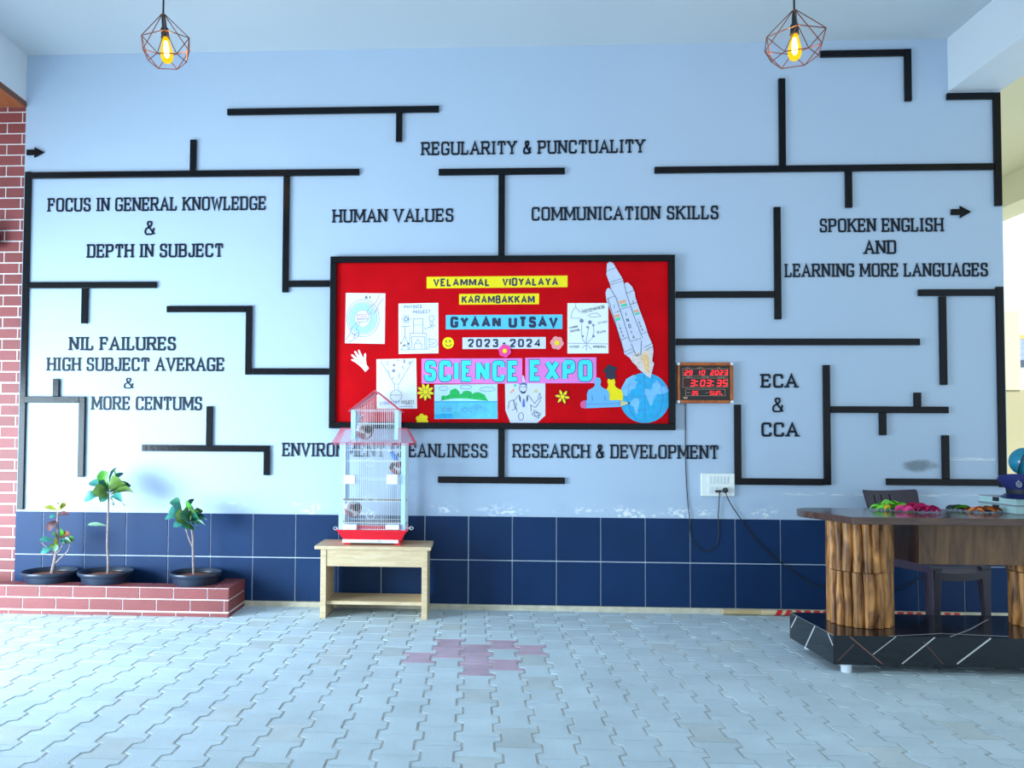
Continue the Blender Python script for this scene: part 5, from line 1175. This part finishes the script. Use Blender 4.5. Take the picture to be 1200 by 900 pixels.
# desk globe
M_teal = pm('teal_globe', (30, 128, 156), .22, .15, 12)
gc = W(1202, 541, -.84)
globe = thing('desk_globe', 'glossy teal desk globe with slanted black meridian arc, behind the cap', 'globe', (gc.x, gc.y, TZ1))
b = MB(); R_ = .080; b.lathe([(R_*sin(pi*i/24), -R_*cos(pi*i/24)) for i in range(25)], gc, 36); b.build('globe_ball', M_teal, globe, smooth=True, angle=180)
axg = Vector((sin(radians(26)), 0, cos(radians(26)))); fwdg = (CAM - gc); fwdg.z = 0; fwdg.normalize(); fwdg = (fwdg - axg*fwdg.dot(axg)).normalized()
fo = (fwdg + Vector((-.35, 0, 0))).normalized(); fo = (fo - axg*fo.dot(axg)).normalized()
b = MB(); b.tube([gc + axg*(R_ + .012)*cos(pi*i/30) + fo*(R_ + .012)*sin(pi*i/30) for i in range(31)], .0036, 8); sp = gc - axg*(R_ + .012)
b.build('meridian_arc', M_blackp, globe, smooth=True)
b = MB(); b.lathe([(.050,0.001),(.048,.014),(.02,.022),(.0085,.05),(.0085, sp.z - TZ1 + .004)], (sp.x, sp.y, TZ1), 24); b.build('stand', M_blackp, globe, smooth=True)

# lanyards
def lanyards(label, cx_, cy_, n, spread, mats, seed, hi=.03):
    random.seed(seed); q = F(cx_, cy_, TZ1 + .004)
    t = thing('lanyard_bundle', label, 'lanyards', (q.x, q.y, TZ1), 'lanyard bundles on the desk')
    for k in range(n):
        a = random.uniform(-.5, .5) + (pi if random.random() < .5 else 0); L_ = random.uniform(.05, .085); u = (k + .5)/n*2 - 1
        c = q + Vector((u*spread*.62, random.uniform(-.035, .03), random.uniform(.006, hi)*(1 - .6*abs(u)) + .004))
        d = Vector((cos(a), sin(a), 0)); s_ = Vector((-sin(a)*.6, cos(a)*.6, random.uniform(.3, .8))).normalized()*random.uniform(.008, .012)
        rows = []
        for i in range(8):
            v = i/7; p = c + d*(v - .5)*L_ + cu*(.012*sin(pi*v)) ; p.z = max(p.z - (.01 if i in (0, 7) else 0), TZ1 + .009)
            w = .35 + .65*sin(pi*min(max(v, .04), .96))**.5
            rows.append([p - s_*w, p + cu*.003, p + s_*w])
        b = MB(); b.grid(rows); b.grid([[p - cu*.003 for p in r] for r in rows]); b.build('strap', mats[k % len(mats)], t, smooth=True, recalc=False)
    for k in range(4):
        c = q + Vector((random.uniform(-.8, .8)*spread*.6, random.uniform(-.03, .03), .008)); b = MB(); b.obox(c, (.011,.004,0), (-.002,.006,0), (0,0,.005)); b.build('clip', M_blackp, t, bev=.0015)
M_lg = pm('lime_strap', (120, 214, 60), .5, .15, 30); M_lp = pm('pink_strap', (236, 60, 140), .5, .12, 30); M_lo = pm('orange_strap', (226, 132, 70), .5, .15, 30); M_lb = pm('blue_strap', (40, 70, 190), .5); M_ly = pm('yellow_strap', (238, 190, 40), .5); M_lk = pm('dark_strap', (40, 50, 54), .5)
lanyards('bundle of lime green lanyards at the left of the desk top', 1043, 597.4, 16, .125, [M_lg, M_lg, M_lg, M_lg, M_lg, M_ly, M_lg], 3, .034)
lanyards('bundle of bright pink lanyards right of the green ones', 1075.5, 599.6, 18, .118, [M_lp], 5, .036)
lanyards('small heap of dark lanyards with a green tip, left of the orange ones', 1122, 597.2, 6, .05, [M_lk, M_lk, M_lk, M_lg], 8, .01)
lanyards('bundle of orange lanyards with one blue strap, beside the registers', 1152, 599.8, 14, .115, [M_lo, M_lo, M_lo, M_lo, M_lb], 9, .022)

# striped pole on the floor, strip of board behind the column
M_bam = wood('bamboo', (190, 160, 110), (214, 190, 148), .6, (1, 8, 8), 8)
M_red = pm('red_tape', (214, 40, 44), .5); M_wht = pm('cream_tape', (222, 200, 160), .5)
xs, xm, xe = W(847, 712, -.06).x, W(891, 712, -.06).x, W(1128, 712, -.06).x
t = thing('striped_pole', 'thin wooden pole with red and cream spiral stripes on the floor along the wall', 'pole', (xs, -.06, 0))
b = MB(); b.tube([(xs, -.06, .020), (xm + .01, -.06, .020)], .017, 12); b.build('bare_end', M_bam, t, smooth=True)
b = MB(); n = 150; ns = 14; r = .018
rows = [[(xm + (xe - xm)*i/n, -.06 + r*cos(2*pi*j/ns), .020 + r*sin(2*pi*j/ns)) for j in range(ns)] for i in range(n + 1)]
b.grid(rows, 0, True); 
for i in range(n):
    for j in range(ns):
        x = (xe - xm)*i/n; b.m[i*ns + j] = 1 if ((x/.06 + j/ns) % 1.0) < .62 and x > .08 else 0
b.poly(rows[0], 0); b.poly(rows[-1], 0)
b.build('striped_length', [M_wht, M_red], t)
b = MB(); q = W(1044.2, 722, -.90); b.lathe([(.012, GZ1 + .001), (.012, W(1044, 691, -.90).z), (.0, W(1044, 691, -.90).z)], (q.x, -.90, 0), 12)
tag(b.build('short_pipe', M_swp, smooth=True), 'short white pipe standing on the platform behind the left log column', 'pipe')

# poster on the far passage wall
M_po = pm('poster_orange', (250, 200, 120), .7); M_pb = pm('poster_blue', (170, 182, 220), .7, .3, 20); M_pd = pm('poster_dark', (90, 104, 120), .7)
a, c = W(1193.2, 430, yb - .035), W(1208, 392, yb - .035)
t = thing('wall_poster', 'orange-topped picture poster on the bright far wall, right picture edge', 'poster', ((a.x + c.x)/2, yb, a.z))
hgt = c.z - a.z
b = MB(); b.box(a.x, c.x, yb - .008, yb - .0005, a.z, c.z, 0); b.build('poster_sheet', M_pb, t)
b = MB(); b.box(a.x, c.x, yb - .011, yb - .0075, c.z - hgt*.13, c.z); b.build('orange_band', M_po, t)
b = MB(); b.box(a.x, c.x, yb - .011, yb - .0075, a.z, a.z + hgt*.22); b.build('dark_band', M_pd, t)
